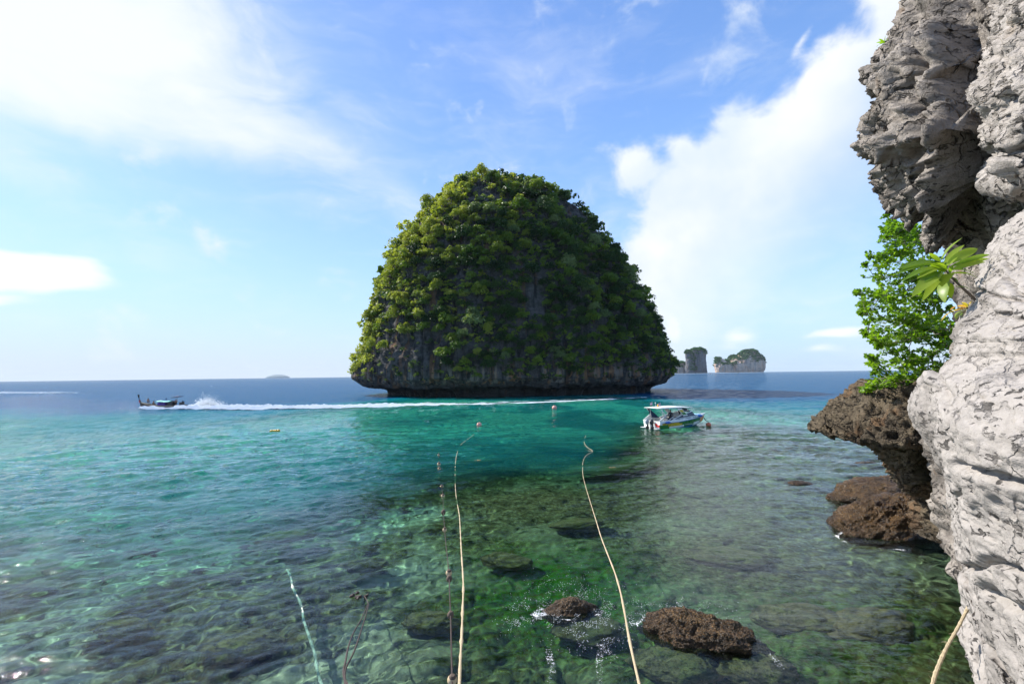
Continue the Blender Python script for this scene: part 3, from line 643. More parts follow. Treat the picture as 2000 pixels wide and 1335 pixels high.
m_greylit = rock_mat('sunlit_grey_limestone', (.45, .41, .37), (.31, .28, .25), (.13, .118, .105), (.29, .21, .13), cracks=0.8, s=.9, pits=.75, bump=1.0, bd=.08, stainth=.62)  # brighter copy of the grey rock, sunlight on the buttress put into colour
m_brown = rock_mat('brown_pitted_shore_rock', (.165, .13, .085), (.088, .068, .044), (.026, .021, .015), (.19, .11, .055), cracks=0.8, s=.7, pits=.8, bump=1.0, bd=.14, stainth=.52, wet_shade_z=1.2)
cliff = empty('limestone_cliff', (7.0, 6.0, 0)); tag(cliff, 'rugged pale limestone cliff closing the right side of the picture above the water', 'cliff')
CLM = Matrix.Translation((-7, -6, 0))
def cp(o): o.data.transform(CLM); return o
# upper left overhanging buttress
outC = [(1850, -420), (1830, -200), (1812, -60), (1790, 0), (1768, 36), (1745, 66), (1733, 88), (1708, 112), (1712, 122), (1696, 136), (1690, 150), (1684, 172), (1692, 186), (1706, 196), (1700, 214), (1692, 232), (1690, 262), (1683, 280), (1684, 298), (1702, 312), (1712, 324), (1722, 345), (1728, 372), (1735, 400), (1748, 418), (1768, 430), (1786, 440), (1800, 450), (1812, 466), (1840, 474), (1870, 476), (1900, 477)]
o, _ = rock_loft('overhang', outC, [(-420, 10.5), (0, 9.5), (300, 8.6), (430, 8.9), (477, 9.6)], 2.6, 3.2, m_grey, cliff, 3, amp=(.30, .38, .30, .11), fr=(1.9, 1.0, .40, .12), nz=370, nt=210, ledges=.05, aspect=(1, 1, .9), slope=1.0,
                 extra=lambda px, py, Pt: -.75*np.exp(-((px-1880)/34)**2)*smooth(-40, 120, py)-.35*np.exp(-((px-1800)/12)**2)*smooth(0, 100, py)+.30*np.exp(-((px-1838)/26)**2)); cp(o)
# upper right buttress, nearer
outB = [(2010, -420), (1990, -200), (1965, -60), (1958, 0), (1945, 40), (1950, 66), (1934, 96), (1925, 130), (1912, 165), (1903, 195), (1912, 215), (1922, 240), (1914, 268), (1920, 292), (1945, 300), (1925, 315), (1912, 340), (1918, 362), (1950, 374), (1985, 380), (2010, 384)]
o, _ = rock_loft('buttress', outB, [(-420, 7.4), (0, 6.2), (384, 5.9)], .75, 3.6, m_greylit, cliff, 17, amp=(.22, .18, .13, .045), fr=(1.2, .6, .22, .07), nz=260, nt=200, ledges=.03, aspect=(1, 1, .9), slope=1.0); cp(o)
# the wall behind the bush that joins the overhang to the shore rock
outE = [(1845, 330), (1835, 400), (1828, 440), (1840, 480), (1862, 520), (1868, 560), (1872, 600), (1876, 660), (1872, 700), (1846, 735), (1820, 760), (1800, 790), (1806, 850), (1830, 960), (1850, 1080)]
o, _ = rock_loft('back_wall', outE, [(330, 10.8), (500, 11.2), (760, 12.8), (1080, 13.2)], 3.0, 4.5, m_grey, cliff, 29, amp=(.4, .22, .12, .03), fr=(1.5, .7, .3, .1), nz=130, nt=90, ledges=.08); cp(o)
# shore rock: promontory with its overhanging beak
outD = [(1752, 742), (1742, 748), (1722, 750), (1690, 752), (1672, 758), (1664, 768), (1668, 774), (1650, 784), (1632, 790), (1616, 802), (1602, 818), (1592, 828), (1587, 836), (1602, 839), (1628, 841), (1660, 840), (1686, 843), (1698, 853), (1715, 872), (1730, 890), (1742, 905), (1752, 925), (1764, 942), (1776, 950), (1790, 962), (1792, 990), (1780, 1020)]
o, PD = rock_loft('promontory', outD, [(742, 18.6), (800, 17.8), (845, 17.4), (900, 18.2), (1020, 19.0)], 2.6, 3.4, m_brown, cliff, 41, amp=(.22, .34, .30, .12), fr=(1.5, .9, .42, .14), nz=260, nt=200, phi=(-80, 115), aspect=(1, 1, 1.2),
                  extra=lambda px, py, Pt: -.9*np.exp(-((px-1662)/34)**2-((py-826)/16)**2)-1.0*np.exp(-((px-1812)/20)**2-((py-925)/42)**2)); cp(o)
# bleached near wall
outA = [(2060, 380), (2010, 425), (1984, 448), (1966, 462), (1955, 482), (1938, 500), (1926, 522), (1906, 548), (1902, 566), (1908, 580), (1898, 604), (1882, 636), (1872, 652), (1878, 668), (1872, 690), (1876, 700), (1862, 716), (1840, 730), (1815, 742), (1806, 758), (1792, 776), (1786, 790), (1790, 806), (1800, 838), (1816, 860), (1830, 880), (1838, 905), (1840, 935), (1846, 975), (1856, 1010), (1866, 1050), (1870, 1080), (1882, 1098), (1896, 1110), (1876, 1106), (1880, 1130), (1892, 1160), (1902, 1188), (1918, 1202), (1895, 1240), (1884, 1270), (1896, 1300), (1915, 1330), (1950, 1400), (1990, 1500)]
cr_ = crackfn([([(1885, 905), (1925, 920), (1965, 935), (2000, 950)], 7, .07), ([(1955, 500), (1965, 540), (1985, 575), (2010, 580)], 4, .05), ([(1900, 566), (1960, 582), (2010, 590)], 4, .05), ([(1978, 590), (1972, 618)], 9, .05), ([(1865, 998), (1880, 970), (1900, 955)], 4, .045),
               ([(1876, 1106), (1920, 1110), (1950, 1095), (2010, 1120)], 6, .07), ([(1842, 735), (1848, 770), (1842, 790)], 4, .04), ([(1930, 1150), (1960, 1180), (2010, 1190)], 8, .05)])
def exA(px, py, Pt):
    pit = fbm(Pt*np.array([1, 1, 1.8]), 16., 3, off=50); return cr_(px, py, Pt)-.022*smooth(.28, .5, pit)
o, _ = rock_loft('near_wall', outA, [(380, 3.9), (800, 3.5), (1100, 3.3), (1335, 3.0), (1500, 2.9)], .75, 2.9, m_white, cliff, 55, amp=(.12, .045, .020, .017), fr=(.9, .42, .16, .032), nz=460, nt=240, phi=(-60, 88), aspect=(1, 1, 1.1), extra=exA, pe=1.0, slope=1.7); cp(o)
# small stone wedged under the overhang
# ================================================================== BOULDERS
m_barn = rock_mat('barnacled_brown_rock', (.21, .125, .048), (.11, .064, .026), (.035, .021, .010), (.23, .14, .05), s=3.2, pits=.9, bump=1.0, bd=.30, stainth=.5, rough=.30, wet_shade_z=.45)
q = NT(m_barn.node_tree); p = m_barn.node_tree.nodes['Principled BSDF']; p.inputs['Specular IOR Level'].default_value = .40
tc = q('ShaderNodeTexCoord').outputs['Object']; vo = q('ShaderNodeTexVoronoi', {'Vector': tc, 'Scale': 26.0, 'Randomness': 1.0}); old = p.inputs['Normal'].links[0].from_socket; oc = p.inputs['Base Color'].links[0].from_socket
q.t.links.new(q('ShaderNodeBump', {'Strength': 1.0, 'Distance': .03, 'Height': q.m('SUBTRACT', 1.0, vo.outputs['Distance']), 'Normal': old}).outputs[0], p.inputs['Normal'])
q.t.links.new(q.mix(1.0, oc, q.mix(q.mr(vo.outputs['Distance'], .1, .6), (1.7, 1.6, 1.4), (.35, .33, .30)), 'MULTIPLY'), p.inputs['Base Color'])
m_sub = rock_mat('submerged_coral_rock', (.24, .19, .09), (.15, .115, .055), (.05, .04, .022), (.18, .17, .055), s=1.6, pits=.5, bump=1.0, bd=.12, stainth=.5)
def boulder(name, c, rad3, seed, mat, label, cat='boulder', group=None, rz=0.0, amp=.22, nseg=64, flatt=None, fine=.02, asym=0.0):
    n1, n2 = nseg//2+1, nseg; t = np.linspace(.02, np.pi-.02, n1); p_ = np.linspace(0, 2*np.pi, n2, endpoint=False); Tt, Pp = np.meshgrid(t, p_, indexing='ij')
    d = np.stack([np.sin(Tt)*np.cos(Pp), np.sin(Tt)*np.sin(Pp), np.cos(Tt)], -1)
    r = 1+amp*fbm(d, 1.4, 3, off=seed)*1.8+amp*.5*fbm(d, 3.4, 4, off=seed+1, ridged=True)
    v = d*r[..., None]*np.array(rad3); v[..., 0] += asym*v[..., 2]
    v += d*(fine*fbm(v, 20., 3, off=seed+2, ridged=True)+fine*1.8*fbm(v, 5., 4, off=seed+3, ridged=True))[..., None]
    ca, sa = math.cos(rz), math.sin(rz); v = v@np.array([[ca, sa, 0], [-sa, ca, 0], [0, 0, 1]])
    o = sheet(name, v, mat, wrap=True, flip=True); o.location = Vector([float(k) for k in c]); tag(o, label, cat, group); o.cycles.is_caustics_receiver = True; return o
def at(px, py, z=0.0): return PW(float(px), float(py), z).reshape(3)
c = at(1372, 1243); boulder('boulder', (c[0]-.02, c[1]+.15, -.25), (1.28, .72, .60), 4, m_barn, 'wet brown barnacled boulder breaking the surface beside the right-hand tan rope', rz=rad(-22), nseg=230, fine=.034, asym=-.25)
c = at(1118, 1195); boulder('boulder', (c[0], c[1]+.2, -.22), (.72, .42, .40), 8, m_barn, 'small brown boulder awash in white foam, left of the right-hand tan rope', rz=rad(10), nseg=90, fine=.025)
c = at(1745, 1042); boulder('boulder', (c[0]+.45, c[1]+1.0, -.15), (2.4, 1.4, 1.2), 12, m_barn, 'large brown barnacled boulder under the promontory, rising from the water', rz=rad(18), nseg=240, fine=.055, amp=.16, asym=.45)
c = at(1800, 1000); boulder('boulder', (c[0]+.6, c[1]+2.2, -.1), (3.0, 1.5, 1.1), 21, m_barn, 'rounded brown boulder behind the large one, against the foot of the promontory', nseg=120, fine=.05, amp=.14)
c = at(1692, 905); boulder('boulder', (c[0], c[1], -.12), (.85, .45, .26), 31, m_brown, 'low flat rock just breaking the surface beyond the large boulder', nseg=60)
c = at(1560, 942); boulder('boulder', (c[0], c[1], -.16), (.8, .4, .2), 33, m_barn, 'small dark rock awash left of the large boulder', nseg=60)
subs = [(1120, 880, 4.6, 1.5, .62, 'broad flat brown coral head under the inner rope end'), (1185, 925, 3.0, 1.5, .5, 'pale brown coral head below the broad flat one'), (935, 912, 1.6, .65, .6, 'small oval coral head right of the left-hand tan rope'),
        (1128, 1036, 1.15, .55, .30, 'reddish-brown submerged rock among green algae'), (712, 1118, .75, .40, .25, 'brown submerged rock above the frayed brown rope'), (1325, 1312, .95, .62, .34, 'big rounded brown rock under water at the bottom edge'),
        (1560, 1225, 1.2, .7, .34, 'brown submerged rock right of the emerging boulder'), (470, 1275, .9, .5, .3, 'brown submerged rock at the bottom left'), (1480, 1325, .8, .5, .3, 'dim brown rock under water at the bottom edge right of the rounded one'),
        (1150, 1245, .8, .5, .30, 'brown submerged rock just below the foam'), (840, 1230, .7, .4, .28, 'knobbly submerged rock left of the float line'), (240, 1245, .8, .4, .26, 'small dark submerged rock at the lower left'),
        (1420, 1100, 1.3, .7, .3, 'olive submerged rock right of the right-hand tan rope'), (990, 1110, .9, .5, .3, 'green-grown submerged rock between the tan ropes'), (1700, 1240, 1.2, .7, .35, 'mossy submerged rock near the foot of the pale wall'), (560, 1060, 1.1, .6, .3, 'dark submerged coral head left of centre')]
for k, (px, py, rx, ry, rz_, lab) in enumerate(subs):
    c = at(px, py, -.42-rz_*.2); boulder('submerged_rock', (c[0], c[1], -.26-rz_), (rx, ry, rz_*1.15), 60+k, m_sub, lab, 'rock', 'rocks under the clear water', rz=rad((k*37) % 40-20), nseg=72, amp=.2, fine=.03)
# ================================================================== PLANTS ON THE CLIFF
leafm = leaf_mat('shrub_leaf', [(.08, .17, .015), (.18, .30, .025), (.30, .38, .05)], .5, scale=2.0, obj_rand=False, rough=.38)
bigm = leaf_mat('fig_leaf', [(.07, .16, .02), (.17, .27, .03), (.28, .36, .05)], .5, scale=3.0, obj_rand=True, rough=.35)
yelm = leaf_mat('yellowing_leaf', [(.30, .30, .03), (.45, .38, .05), (.45, .25, .05)], .5, scale=3.0, obj_rand=True, rough=.4)
m_twig = flat('dry_twig', (.30, .27, .23), .9, var=.3, scale=4); m_branch = flat('dark_branch', (.10, .085, .07), .9, var=.3, scale=5)
def leaf_v(L, Wd, fold=.15, curl=.15, n=5):
    V = [(0, 0, 0)]; F_ = []
    for k in range(1, n):
        t = k/n; w = Wd*math.sin(math.pi*t**.85)**.8; z = -curl*L*t*t
        V += [(L*t, -w, z+fold*w), (L*t, 0, z), (L*t, w, z+fold*w)]
    V.append((L, 0, -curl*L)); e = len(V)-1
    F_ += [(0, 1, 2), (0, 2, 3)]
    for k in range(n-2):
        a = 1+3*k; F_ += [(a, a+3, a+4, a+1), (a+1, a+4, a+5, a+2)]
    a = 1+3*(n-2); F_ += [(a, e, a+1), (a+1, e, a+2)]
    return np.array(V, float), F_
def frame(d, roll):
    d = d/np.linalg.norm(d); up = np.array([0, 0, 1.]); s = np.cross(up, d); s /= np.linalg.norm(s)+1e-9; u = np.cross(d, s)
    c, q_ = math.cos(roll), math.sin(roll); return np.stack([d, s*c+u*q_, u*c-s*q_], 0)
def inpoly(px, py, poly):
    c = False; n = len(poly)
    for i in range(n):
        (x1, y1), (x2, y2) = poly[i], poly[i-1]
        if (y1 > py) != (y2 > py) and px < (x2-x1)*(py-y1)/(y2-y1)+x1: c = not c
    return c
def shrub(name, label, base, poly, Yr, nhub, ntw, leafL, seed, n_part=0, leaf_per=9, twig_r=.008, bare=0.0):
    r = np.random.RandomState(seed); bp = base; root = empty(name, bp.tolist()); tag(root, label, 'shrub')
    xs = [p_[0] for p_ in poly]; ys = [p_[1] for p_ in poly]
    def rp():
        while True:
            a, b = r.uniform(min(xs), max(xs)), r.uniform(min(ys), max(ys))
            if inpoly(a, b, poly): return P(a, b, r.uniform(*Yr))
    hubs = [rp() for _ in range(nhub)]; mb = MB(); tw = MB()
    # hubs grow as a tree: each joins the nearest point already reached
    order_ = sorted(range(nhub), key=lambda k: np.linalg.norm(hubs[k]-bp)); nodes = [bp]
    for k in order_:
        h_ = hubs[k]; dd = [np.linalg.norm(h_-n_)+.55*np.linalg.norm(n_-bp) for n_ in nodes]; a = nodes[int(np.argmin(dd))]
        m_ = (a+h_)/2+r.randn(3)*.08*np.linalg.norm(h_-a)+np.array([0, 0, -.05]); L0 = np.linalg.norm(a-bp); rr0 = .035*math.exp(-L0*.45)+.008
        mb.tube([a-bp, m_-bp, h_-bp], [rr0, rr0*.8, rr0*.55], 5, cap=False); nodes.append(h_)
    lv, lf = leaf_v(1, .36, n=4); Vs, Fq_, Ft_, Ts, n0 = [], [], [], [], 0; recs = []
    for k in range(nhub):
        for j in range(ntw):
            d = r.randn(3); d[2] = abs(d[2])*.6-.1; d[0] -= .5; d /= np.linalg.norm(d); L = r.uniform(.22, .62)*leafL/.15
            s_ = hubs[k]; e_ = s_+d*L; qx, qy = proj(e_)
            if not inpoly(float(qx), float(qy), poly):
                e_ = s_+d*L*.35
            m_ = (s_+e_)/2+r.randn(3)*.05*L
            tw.tube([s_-bp, m_-bp, e_-bp], [twig_r, twig_r*.7, twig_r*.4], 3, cap=False)
            if r.rand() < bare: continue
            for i in range(leaf_per):
                t = r.uniform(.35, 1.05); p_ = s_+(e_-s_)*t+r.randn(3)*.02
                ld = d*.6+r.randn(3)*.8; ld[2] += .15; ld /= np.linalg.norm(ld)
                recs.append((p_, frame(ld, r.uniform(-.9, .9)), leafL*r.uniform(.6, 1.15), r.rand()*.5+.5*(k % 5)/5))
    dist = np.array([np.linalg.norm(a[0]-CP)/a[2] for a in recs]); idx = np.argsort(dist); parts = set(idx[:n_part].tolist())
    me = None
    if n_part: me = mesh_from('leaf', lv, [np.array([f for f in lf if len(f) == 3]), np.array([f for f in lf if len(f) == 4])], leafm, smooth=True, link=False, attrs={'tint': np.full(len(lv), .5)})
    for k, (p_, Rm, s, tv) in enumerate(recs):
        if k in parts:
            o = bpy.data.objects.new('leaf', me); COL.objects.link(o); o.parent = root
            o.matrix_local = Matrix(((Rm[0][0]*s, Rm[1][0]*s, Rm[2][0]*s, p_[0]-bp[0]), (Rm[0][1]*s, Rm[1][1]*s, Rm[2][1]*s, p_[1]-bp[1]), (Rm[0][2]*s, Rm[1][2]*s, Rm[2][2]*s, p_[2]-bp[2]), (0, 0, 0, 1)))
        else:
            Vs.append(lv@Rm*s+p_-bp); Fq_ += [[a+n0 for a in f] for f in lf if len(f) == 4]; Ft_ += [[a+n0 for a in f] for f in lf if len(f) == 3]; Ts.append(np.full(len(lv), tv)); n0 += len(lv)
    mb.build('branch', m_branch, root)
    o = tw.build('twigs', m_twig, root); tag(o, kind='stuff')
    o = mesh_from('foliage', np.concatenate(Vs), [np.array(Fq_), np.array(Ft_)], leafm, root, smooth=True, attrs={'tint': np.concatenate(Ts)}); tag(o, kind='stuff')
    return root
main_poly = [(1722, 440), (1760, 428), (1805, 452), (1832, 478), (1866, 540), (1880, 640), (1880, 700), (1850, 738), (1790, 748), (1735, 752), (1700, 762), (1688, 742), (1705, 720), (1692, 690), (1712, 672), (1690, 655), (1690, 622), (1672, 606), (1676, 578), (1660, 545), (1682, 520), (1700, 498), (1728, 484), (1718, 462)]
shrub('coastal_shrub', 'big bushy green shrub growing out of the rock between the overhang and the promontory', P(1845, 738, 17.2), main_poly, (14.6, 17.4), 150, 8, .145, 3, n_part=290, leaf_per=9)
up_poly = [(1718, 440), (1730, 420), (1770, 424), (1800, 450), (1822, 480), (1780, 490), (1740, 478), (1716, 470)]
shrub('sapling', 'fine-leaved sapling peeking out directly below the overhang, behind the big shrub', P(1815, 478, 18.4), up_poly, (17.6, 18.6), 16, 7, .13, 5, leaf_per=8)
low_poly = [(1680, 762), (1712, 742), (1760, 738), (1790, 750), (1760, 762), (1720, 770), (1690, 778)]
shrub('low_shrub', 'low spray of bright green leaves hanging over the top of the promontory', P(1790, 752, 17.0), low_poly, (15.9, 16.6), 12, 6, .15, 8, leaf_per=8)
# dead grey branches spilling over the promontory
r = np.random.RandomState(4); mb = MB(); b0 = P(1775, 752, 16.6)
for k in range(46):
    a = P(r.uniform(1745, 1835), r.uniform(745, 775), r.uniform(15.9, 16.5)); pts = [a-b0]; d = np.array([r.uniform(-1, .35), -.25, r.uniform(-.9, .1)]); d /= np.linalg.norm(d)
    for i in range(7): d = d+r.randn(3)*.28+np.array([0, 0, -.05]); d /= np.linalg.norm(d); pts.append(pts[-1]+d*r.uniform(.10, .26))
    mb.tube(pts, list(np.linspace(r.uniform(.012, .024), .005, 8)), 4, cap=False)
    for i in range(3):
        j = r.randint(2, 7); dd = d+r.randn(3)*.7; dd /= np.linalg.norm(dd); mb.tube([pts[j], pts[j]+dd*.15, pts[j]+dd*.3+r.randn(3)*.04], [.008, .006, .004], 3, cap=False)
o = mb.build('dead_branches', m_twig); o.location = Vector(b0.tolist()); tag(o, 'tangle of bare grey dead branches spilling over the top of the promontory', 'branches')
# big-leaved plant by the near wall
def bigplant(name, label, cx_, cy_, Y, specs, stem, mat):
    c0 = P(cx_, cy_, Y); root = empty(name, c0.tolist()); tag(root, label, 'plant')
    if stem is not None:
        mb = MB(); mb.tube([P(*s_)-c0 for s_ in stem], [.012, .010, .008, .006][:len(stem)], 6); mb.build('stem', m_branch, root)
    base_v = {}
    for k, (x0, y0, x1, y1, wd, dd, roll, mt) in enumerate(specs):
        a = P(x0, y0, Y+.02*(k % 3)); b = P(x1, y1, Y+dd); L = np.linalg.norm(b-a); R_m = frame(b-a, rad(roll)); key = (round(wd, 2), mt.name)
        if key not in base_v:
            lv, lf = leaf_v(1, wd*.62, fold=.18, curl=.0, n=8); lv[:, 2] += .10*np.sin(np.pi*lv[:, 0])
            base_v[key] = mesh_from('leaf', lv, [np.array([f for f in lf if len(f) == 3]), np.array([f for f in lf if len(f) == 4])], mt, link=False, attrs={'tint': np.full(len(lv), .55)})
        o = bpy.data.objects.new('leaf', base_v[key]); COL.objects.link(o); o.parent = root; p_ = a-c0
        o.matrix_local = Matrix(((R_m[0][0]*L, R_m[1][0]*L, R_m[2][0]*L, p_[0]), (R_m[0][1]*L, R_m[1][1]*L, R_m[2][1]*L, p_[1]), (R_m[0][2]*L, R_m[1][2]*L, R_m[2][2]*L, p_[2]), (0, 0, 0, 1)))
    return root
S = bigm
bigplant('fig_plant', 'large-leaved light green plant sprouting from the near wall in front of the big shrub', 1852, 522, 3.6, [
    (1836, 512, 1880, 464, .10, -.10, 40, S), (1838, 512, 1814, 494, .20, .0, 30, S), (1842, 516, 1884, 478, .13, .05, 40, S), (1848, 516, 1910, 485, .17, .05, 60, S), (1852, 522, 1934, 497, .07, .1, 70, S), (1856, 526, 1932, 505, .07, .12, 70, S), (1856, 528, 1925, 512, .10, .1, 60, S),
    (1852, 528, 1908, 536, .17, .0, 30, S), (1854, 534, 1913, 545, .12, .06, 40, S), (1836, 516, 1750, 527, .10, -.1, -40, S), (1838, 520, 1745, 538, .11, -.12, -35, S), (1838, 524, 1762, 549, .12, -.05, -30, S), (1836, 530, 1786, 563, .14, -.1, -40, S), (1838, 532, 1780, 581, .16, -.14, -35, S),
    (1842, 536, 1800, 590, .12, -.1, -30, S), (1846, 532, 1818, 515, .34, -.06, 10, S), (1848, 530, 1832, 546, .32, -.1, 20, S), (1852, 534, 1840, 560, .34, -.1, 0, S), (1856, 534, 1862, 516, .32, -.05, 10, S), (1856, 540, 1872, 552, .32, -.02, 10, S), (1850, 540, 1846, 592, .26, -.04, 20, S), (1856, 552, 1858, 583, .30, -.03, 10, S), (1864, 560, 1898, 566, .46, -.04, 10, S), (1846, 524, 1790, 545, .16, -.08, -30, S), (1850, 520, 1872, 500, .3, 0, 20, S)],
    [(1905, 585, 3.75), (1880, 562, 3.65), (1862, 545, 3.6), (1846, 526, 3.6)], S)
bigplant('yellowing_plant', 'small yellowing leafy sprig just below the large-leaved plant', 1888, 600, 3.6, [
    (1890, 602, 1838, 627, .14, -.05, 20, yelm), (1888, 600, 1856, 606, .16, -.06, 10, yelm), (1890, 600, 1878, 590, .2, 0, 0, yelm), (1892, 598, 1898, 588, .2, 0, 10, yelm), (1888, 604, 1868, 624, .26, -.04, 20, S), (1892, 606, 1880, 632, .24, -.03, 10, S), (1894, 606, 1892, 630, .2, 0, 30, yelm)],
    [(1905, 612, 3.75), (1898, 606, 3.65), (1889, 601, 3.6)], yelm)
dg = leafm; bigplant('small_plant', 'tiny tuft of narrow green leaves high up on the edge of the overhang', 1730, 84, 9.2, [
    (1730, 84, 1712, 92, .14, -.1, 10, dg), (1730, 84, 1711, 84, .14, 0, 20, dg), (1730, 84, 1716, 76, .14, 0, 30, dg), (1730, 84, 1730, 69, .12, 0, 0, dg), (1730, 84, 1741, 74, .14, .1, 10, dg), (1730, 84, 1745, 80, .16, 0, 20, dg), (1730, 84, 1722, 96, .14, -.1, 0, dg), (1730, 84, 1733, 94, .14, 0, 10, dg), (1730, 84, 1740, 88, .2, -.1, 0, dg), (1744, 79, 1750, 72, .2, 0, 0, dg)], [(1752, 92, 9.5), (1742, 88, 9.3), (1730, 84, 9.2)], dg)
# ================================================================== ROPES
m_rope = flat('tan_rope', (.46, .37, .23), .9, var=.25, scale=60, bump=.6); m_drope = flat('dark_brown_rope', (.035, .018, .012), .6, var=.4, scale=30, bump=.5)
m_wrope = flat('weedy_white_rope', (.60, .62, .50), .9, var=.3, scale=25, bump=.6); m_float = flat('weathered_cork_float', (.55, .42, .25), .8, var=.3, scale=12); m_darkf = flat('algae_stained_float', (.10, .07, .05), .8, var=.3, scale=12)
def smooth_path(pts, n=8):
    pts = np.array(pts, float); o = []
    for i in range(len(pts)-1):
        p0, p1, p2, p3 = pts[max(i-1, 0)], pts[i], pts[i+1], pts[min(i+2, len(pts)-1)]
        for k in range(n): t = k/n; o.append(.5*((2*p1)+(-p0+p2)*t+(2*p0-5*p1+4*p2-p3)*t*t+(-p0+3*p1-3*p2+p3)*t**3))
    o.append(pts[-1]); return np.array(o)
def rope3d(px, ywat, Znear, zoff=.02, ybot=1335):
    """points of the photo to space: on the water above ywat, from there on a taut line up to the ledge under the camera"""
    out_ = []
    Z0 = PW(np.array([px[0][0]]), np.array([ywat]), 0)[0][1]
    for x, y in px:
        if y <= ywat: out_.append(PW(float(x), float(y), zoff).reshape(3))
        else: out_.append(P(x, y, 1/(1/Z0+(1/Znear-1/Z0)*(y-ywat)/(ybot-ywat))))
    return smooth_path(out_)
def rope_mesh(name, path, rad_, mat, label, cat='rope', fray=0.0, parent=None, seed=1, strand=True):
    mb = MB(); r = np.random.RandomState(seed); n = len(path); L = np.concatenate([[0], np.cumsum(np.linalg.norm(np.diff(path, axis=0), axis=1))])
    m_ = int(min(420, max(n, L[-1]/max(rad_*2.2, .05)))); t = np.linspace(0, L[-1], m_); pp = np.stack([np.interp(t, L, path[:, k]) for k in range(3)], 1)
    nearw = 1/(1+.02*np.abs(pp[:, 1])); rr_ = rad_*(1+.16*np.sin(t/rad_*.9)+fray*np.clip(fbm(np.stack([t*3, 0*t, 0*t+seed], -1), 1, 3), 0, 1)*2)
    o0 = pp[len(pp)//2]; mb.tube(list(pp-o0), rr_, 7)
    if fray:
        for k in range(int(90*fray)):
            i = r.randint(len(pp)-1); a = pp[i]-o0; d = r.randn(3); d /= np.linalg.norm(d); mb.tube([a, a+d*rad_*2.0, a+d*rad_*2.6+r.randn(3)*rad_], [rad_*.18, rad_*.12, rad_*.05], 3, cap=False)
    o = mb.build(name, mat, parent); 
    o.cycles.is_caustics_receiver = True
    if parent is None: o.location = Vector(o0.tolist()); tag(o, label, cat)
    return o
R1 = [(926, 848), (914, 857), (900, 868), (893, 884), (889.5, 905), (889, 940), (890.5, 965), (893.5, 985), (897, 1005), (899, 1035), (901, 1075), (904, 1120), (905, 1150), (903.5, 1190), (902, 1235), (899, 1290), (897, 1345)]
rope_mesh('tan_rope', rope3d(R1, 985, 4.6), .0145, m_rope, 'tan mooring rope left of centre, running from the water straight down to the bottom edge', fray=.9, seed=2)
R2 = [(1144, 850), (1141, 860), (1143, 868), (1150, 875), (1157, 879), (1148, 880), (1158, 881), (1145, 889), (1139, 900), (1138, 915), (1139, 930), (1144, 950), (1150, 970), (1157, 993), (1164, 1015), (1174, 1048), (1187, 1082), (1201, 1118), (1211, 1152), (1219, 1190), (1226, 1230), (1236, 1280), (1251, 1345)]
rope_mesh('tan_rope', rope3d(R2, 985, 4.6), .0145, m_rope, 'tan mooring rope right of centre, kinked at the coral head and passing between two boulders', fray=.3, seed=3)
R5 = [(1820, 1342), (1829, 1310), (1850, 1262), (1870, 1227), (1888, 1192), (1899, 1172), (1912, 1150)]
p5 = [P(x, y, Y) for (x, y), Y in zip(R5, (2.6, 2.7, 2.85, 2.95, 3.03, 3.08, 3.2))]
rope_mesh('tan_rope', smooth_path(p5), .0085, m_rope, 'short tan rope slanting from the near wall down to the bottom right edge', fray=.5, seed=4)
W1 = [(560, 1112), (566, 1128), (574, 1150), (583, 1170), (589, 1192), (594, 1210), (602, 1240), (612, 1275), (621, 1308), (630, 1345)]
pw = np.array([PW(float(x)+2*math.sin(i*2.1), float(y), -.035-.02*(i % 2)).reshape(3) for i, (x, y) in enumerate(W1)])
rope_mesh('white_rope', smooth_path(pw), .030, m_wrope, 'pale weedy rope under water, left of the frayed dark rope', fray=.6, seed=5)
def line_part(name, path, rad_, mat, parent, o0, seed=1, fray=0.):
    mb = MB(); mb.tube(list(path-o0), rad_, 6); return mb.build(name, mat, parent)
# dark frayed rope, doubled, hanging into the water
dk = empty('dark_rope', P(690, 1250, 5.4).tolist()); tag(dk, 'frayed dark brown doubled rope with a loose clump at its wet end', 'rope'); o0 = np.array(dk.location)
for k, Rk in enumerate(([(712, 1163), (719, 1178), (716, 1195), (708, 1222), (699, 1250), (690, 1275), (677, 1300), (673, 1318), (676, 1345)], [(717, 1182), (706, 1208), (694, 1228), (686, 1245), (679, 1268), (675, 1290), (671, 1308), (673, 1325), (684, 1345)])):
    pth = rope3d(Rk, 1163, 5.0, .02); line_part('strand', pth, .013, m_drope, dk, o0)
mb = MB(); r = np.random.RandomState(3)
for k in range(9):
    a = PW(float(r.uniform(690, 712)), float(r.uniform(1155, 1168)), .02).reshape(3)-o0; d = np.array([r.uniform(-.5, .3), r.uniform(-.2, .3), .0]); mb.tube([a, a+d*.25+[0, 0, -.02], a+d*.5+r.randn(3)*.03], [.035, .05, .02], 6)
mb.build('clump', m_drope, dk)
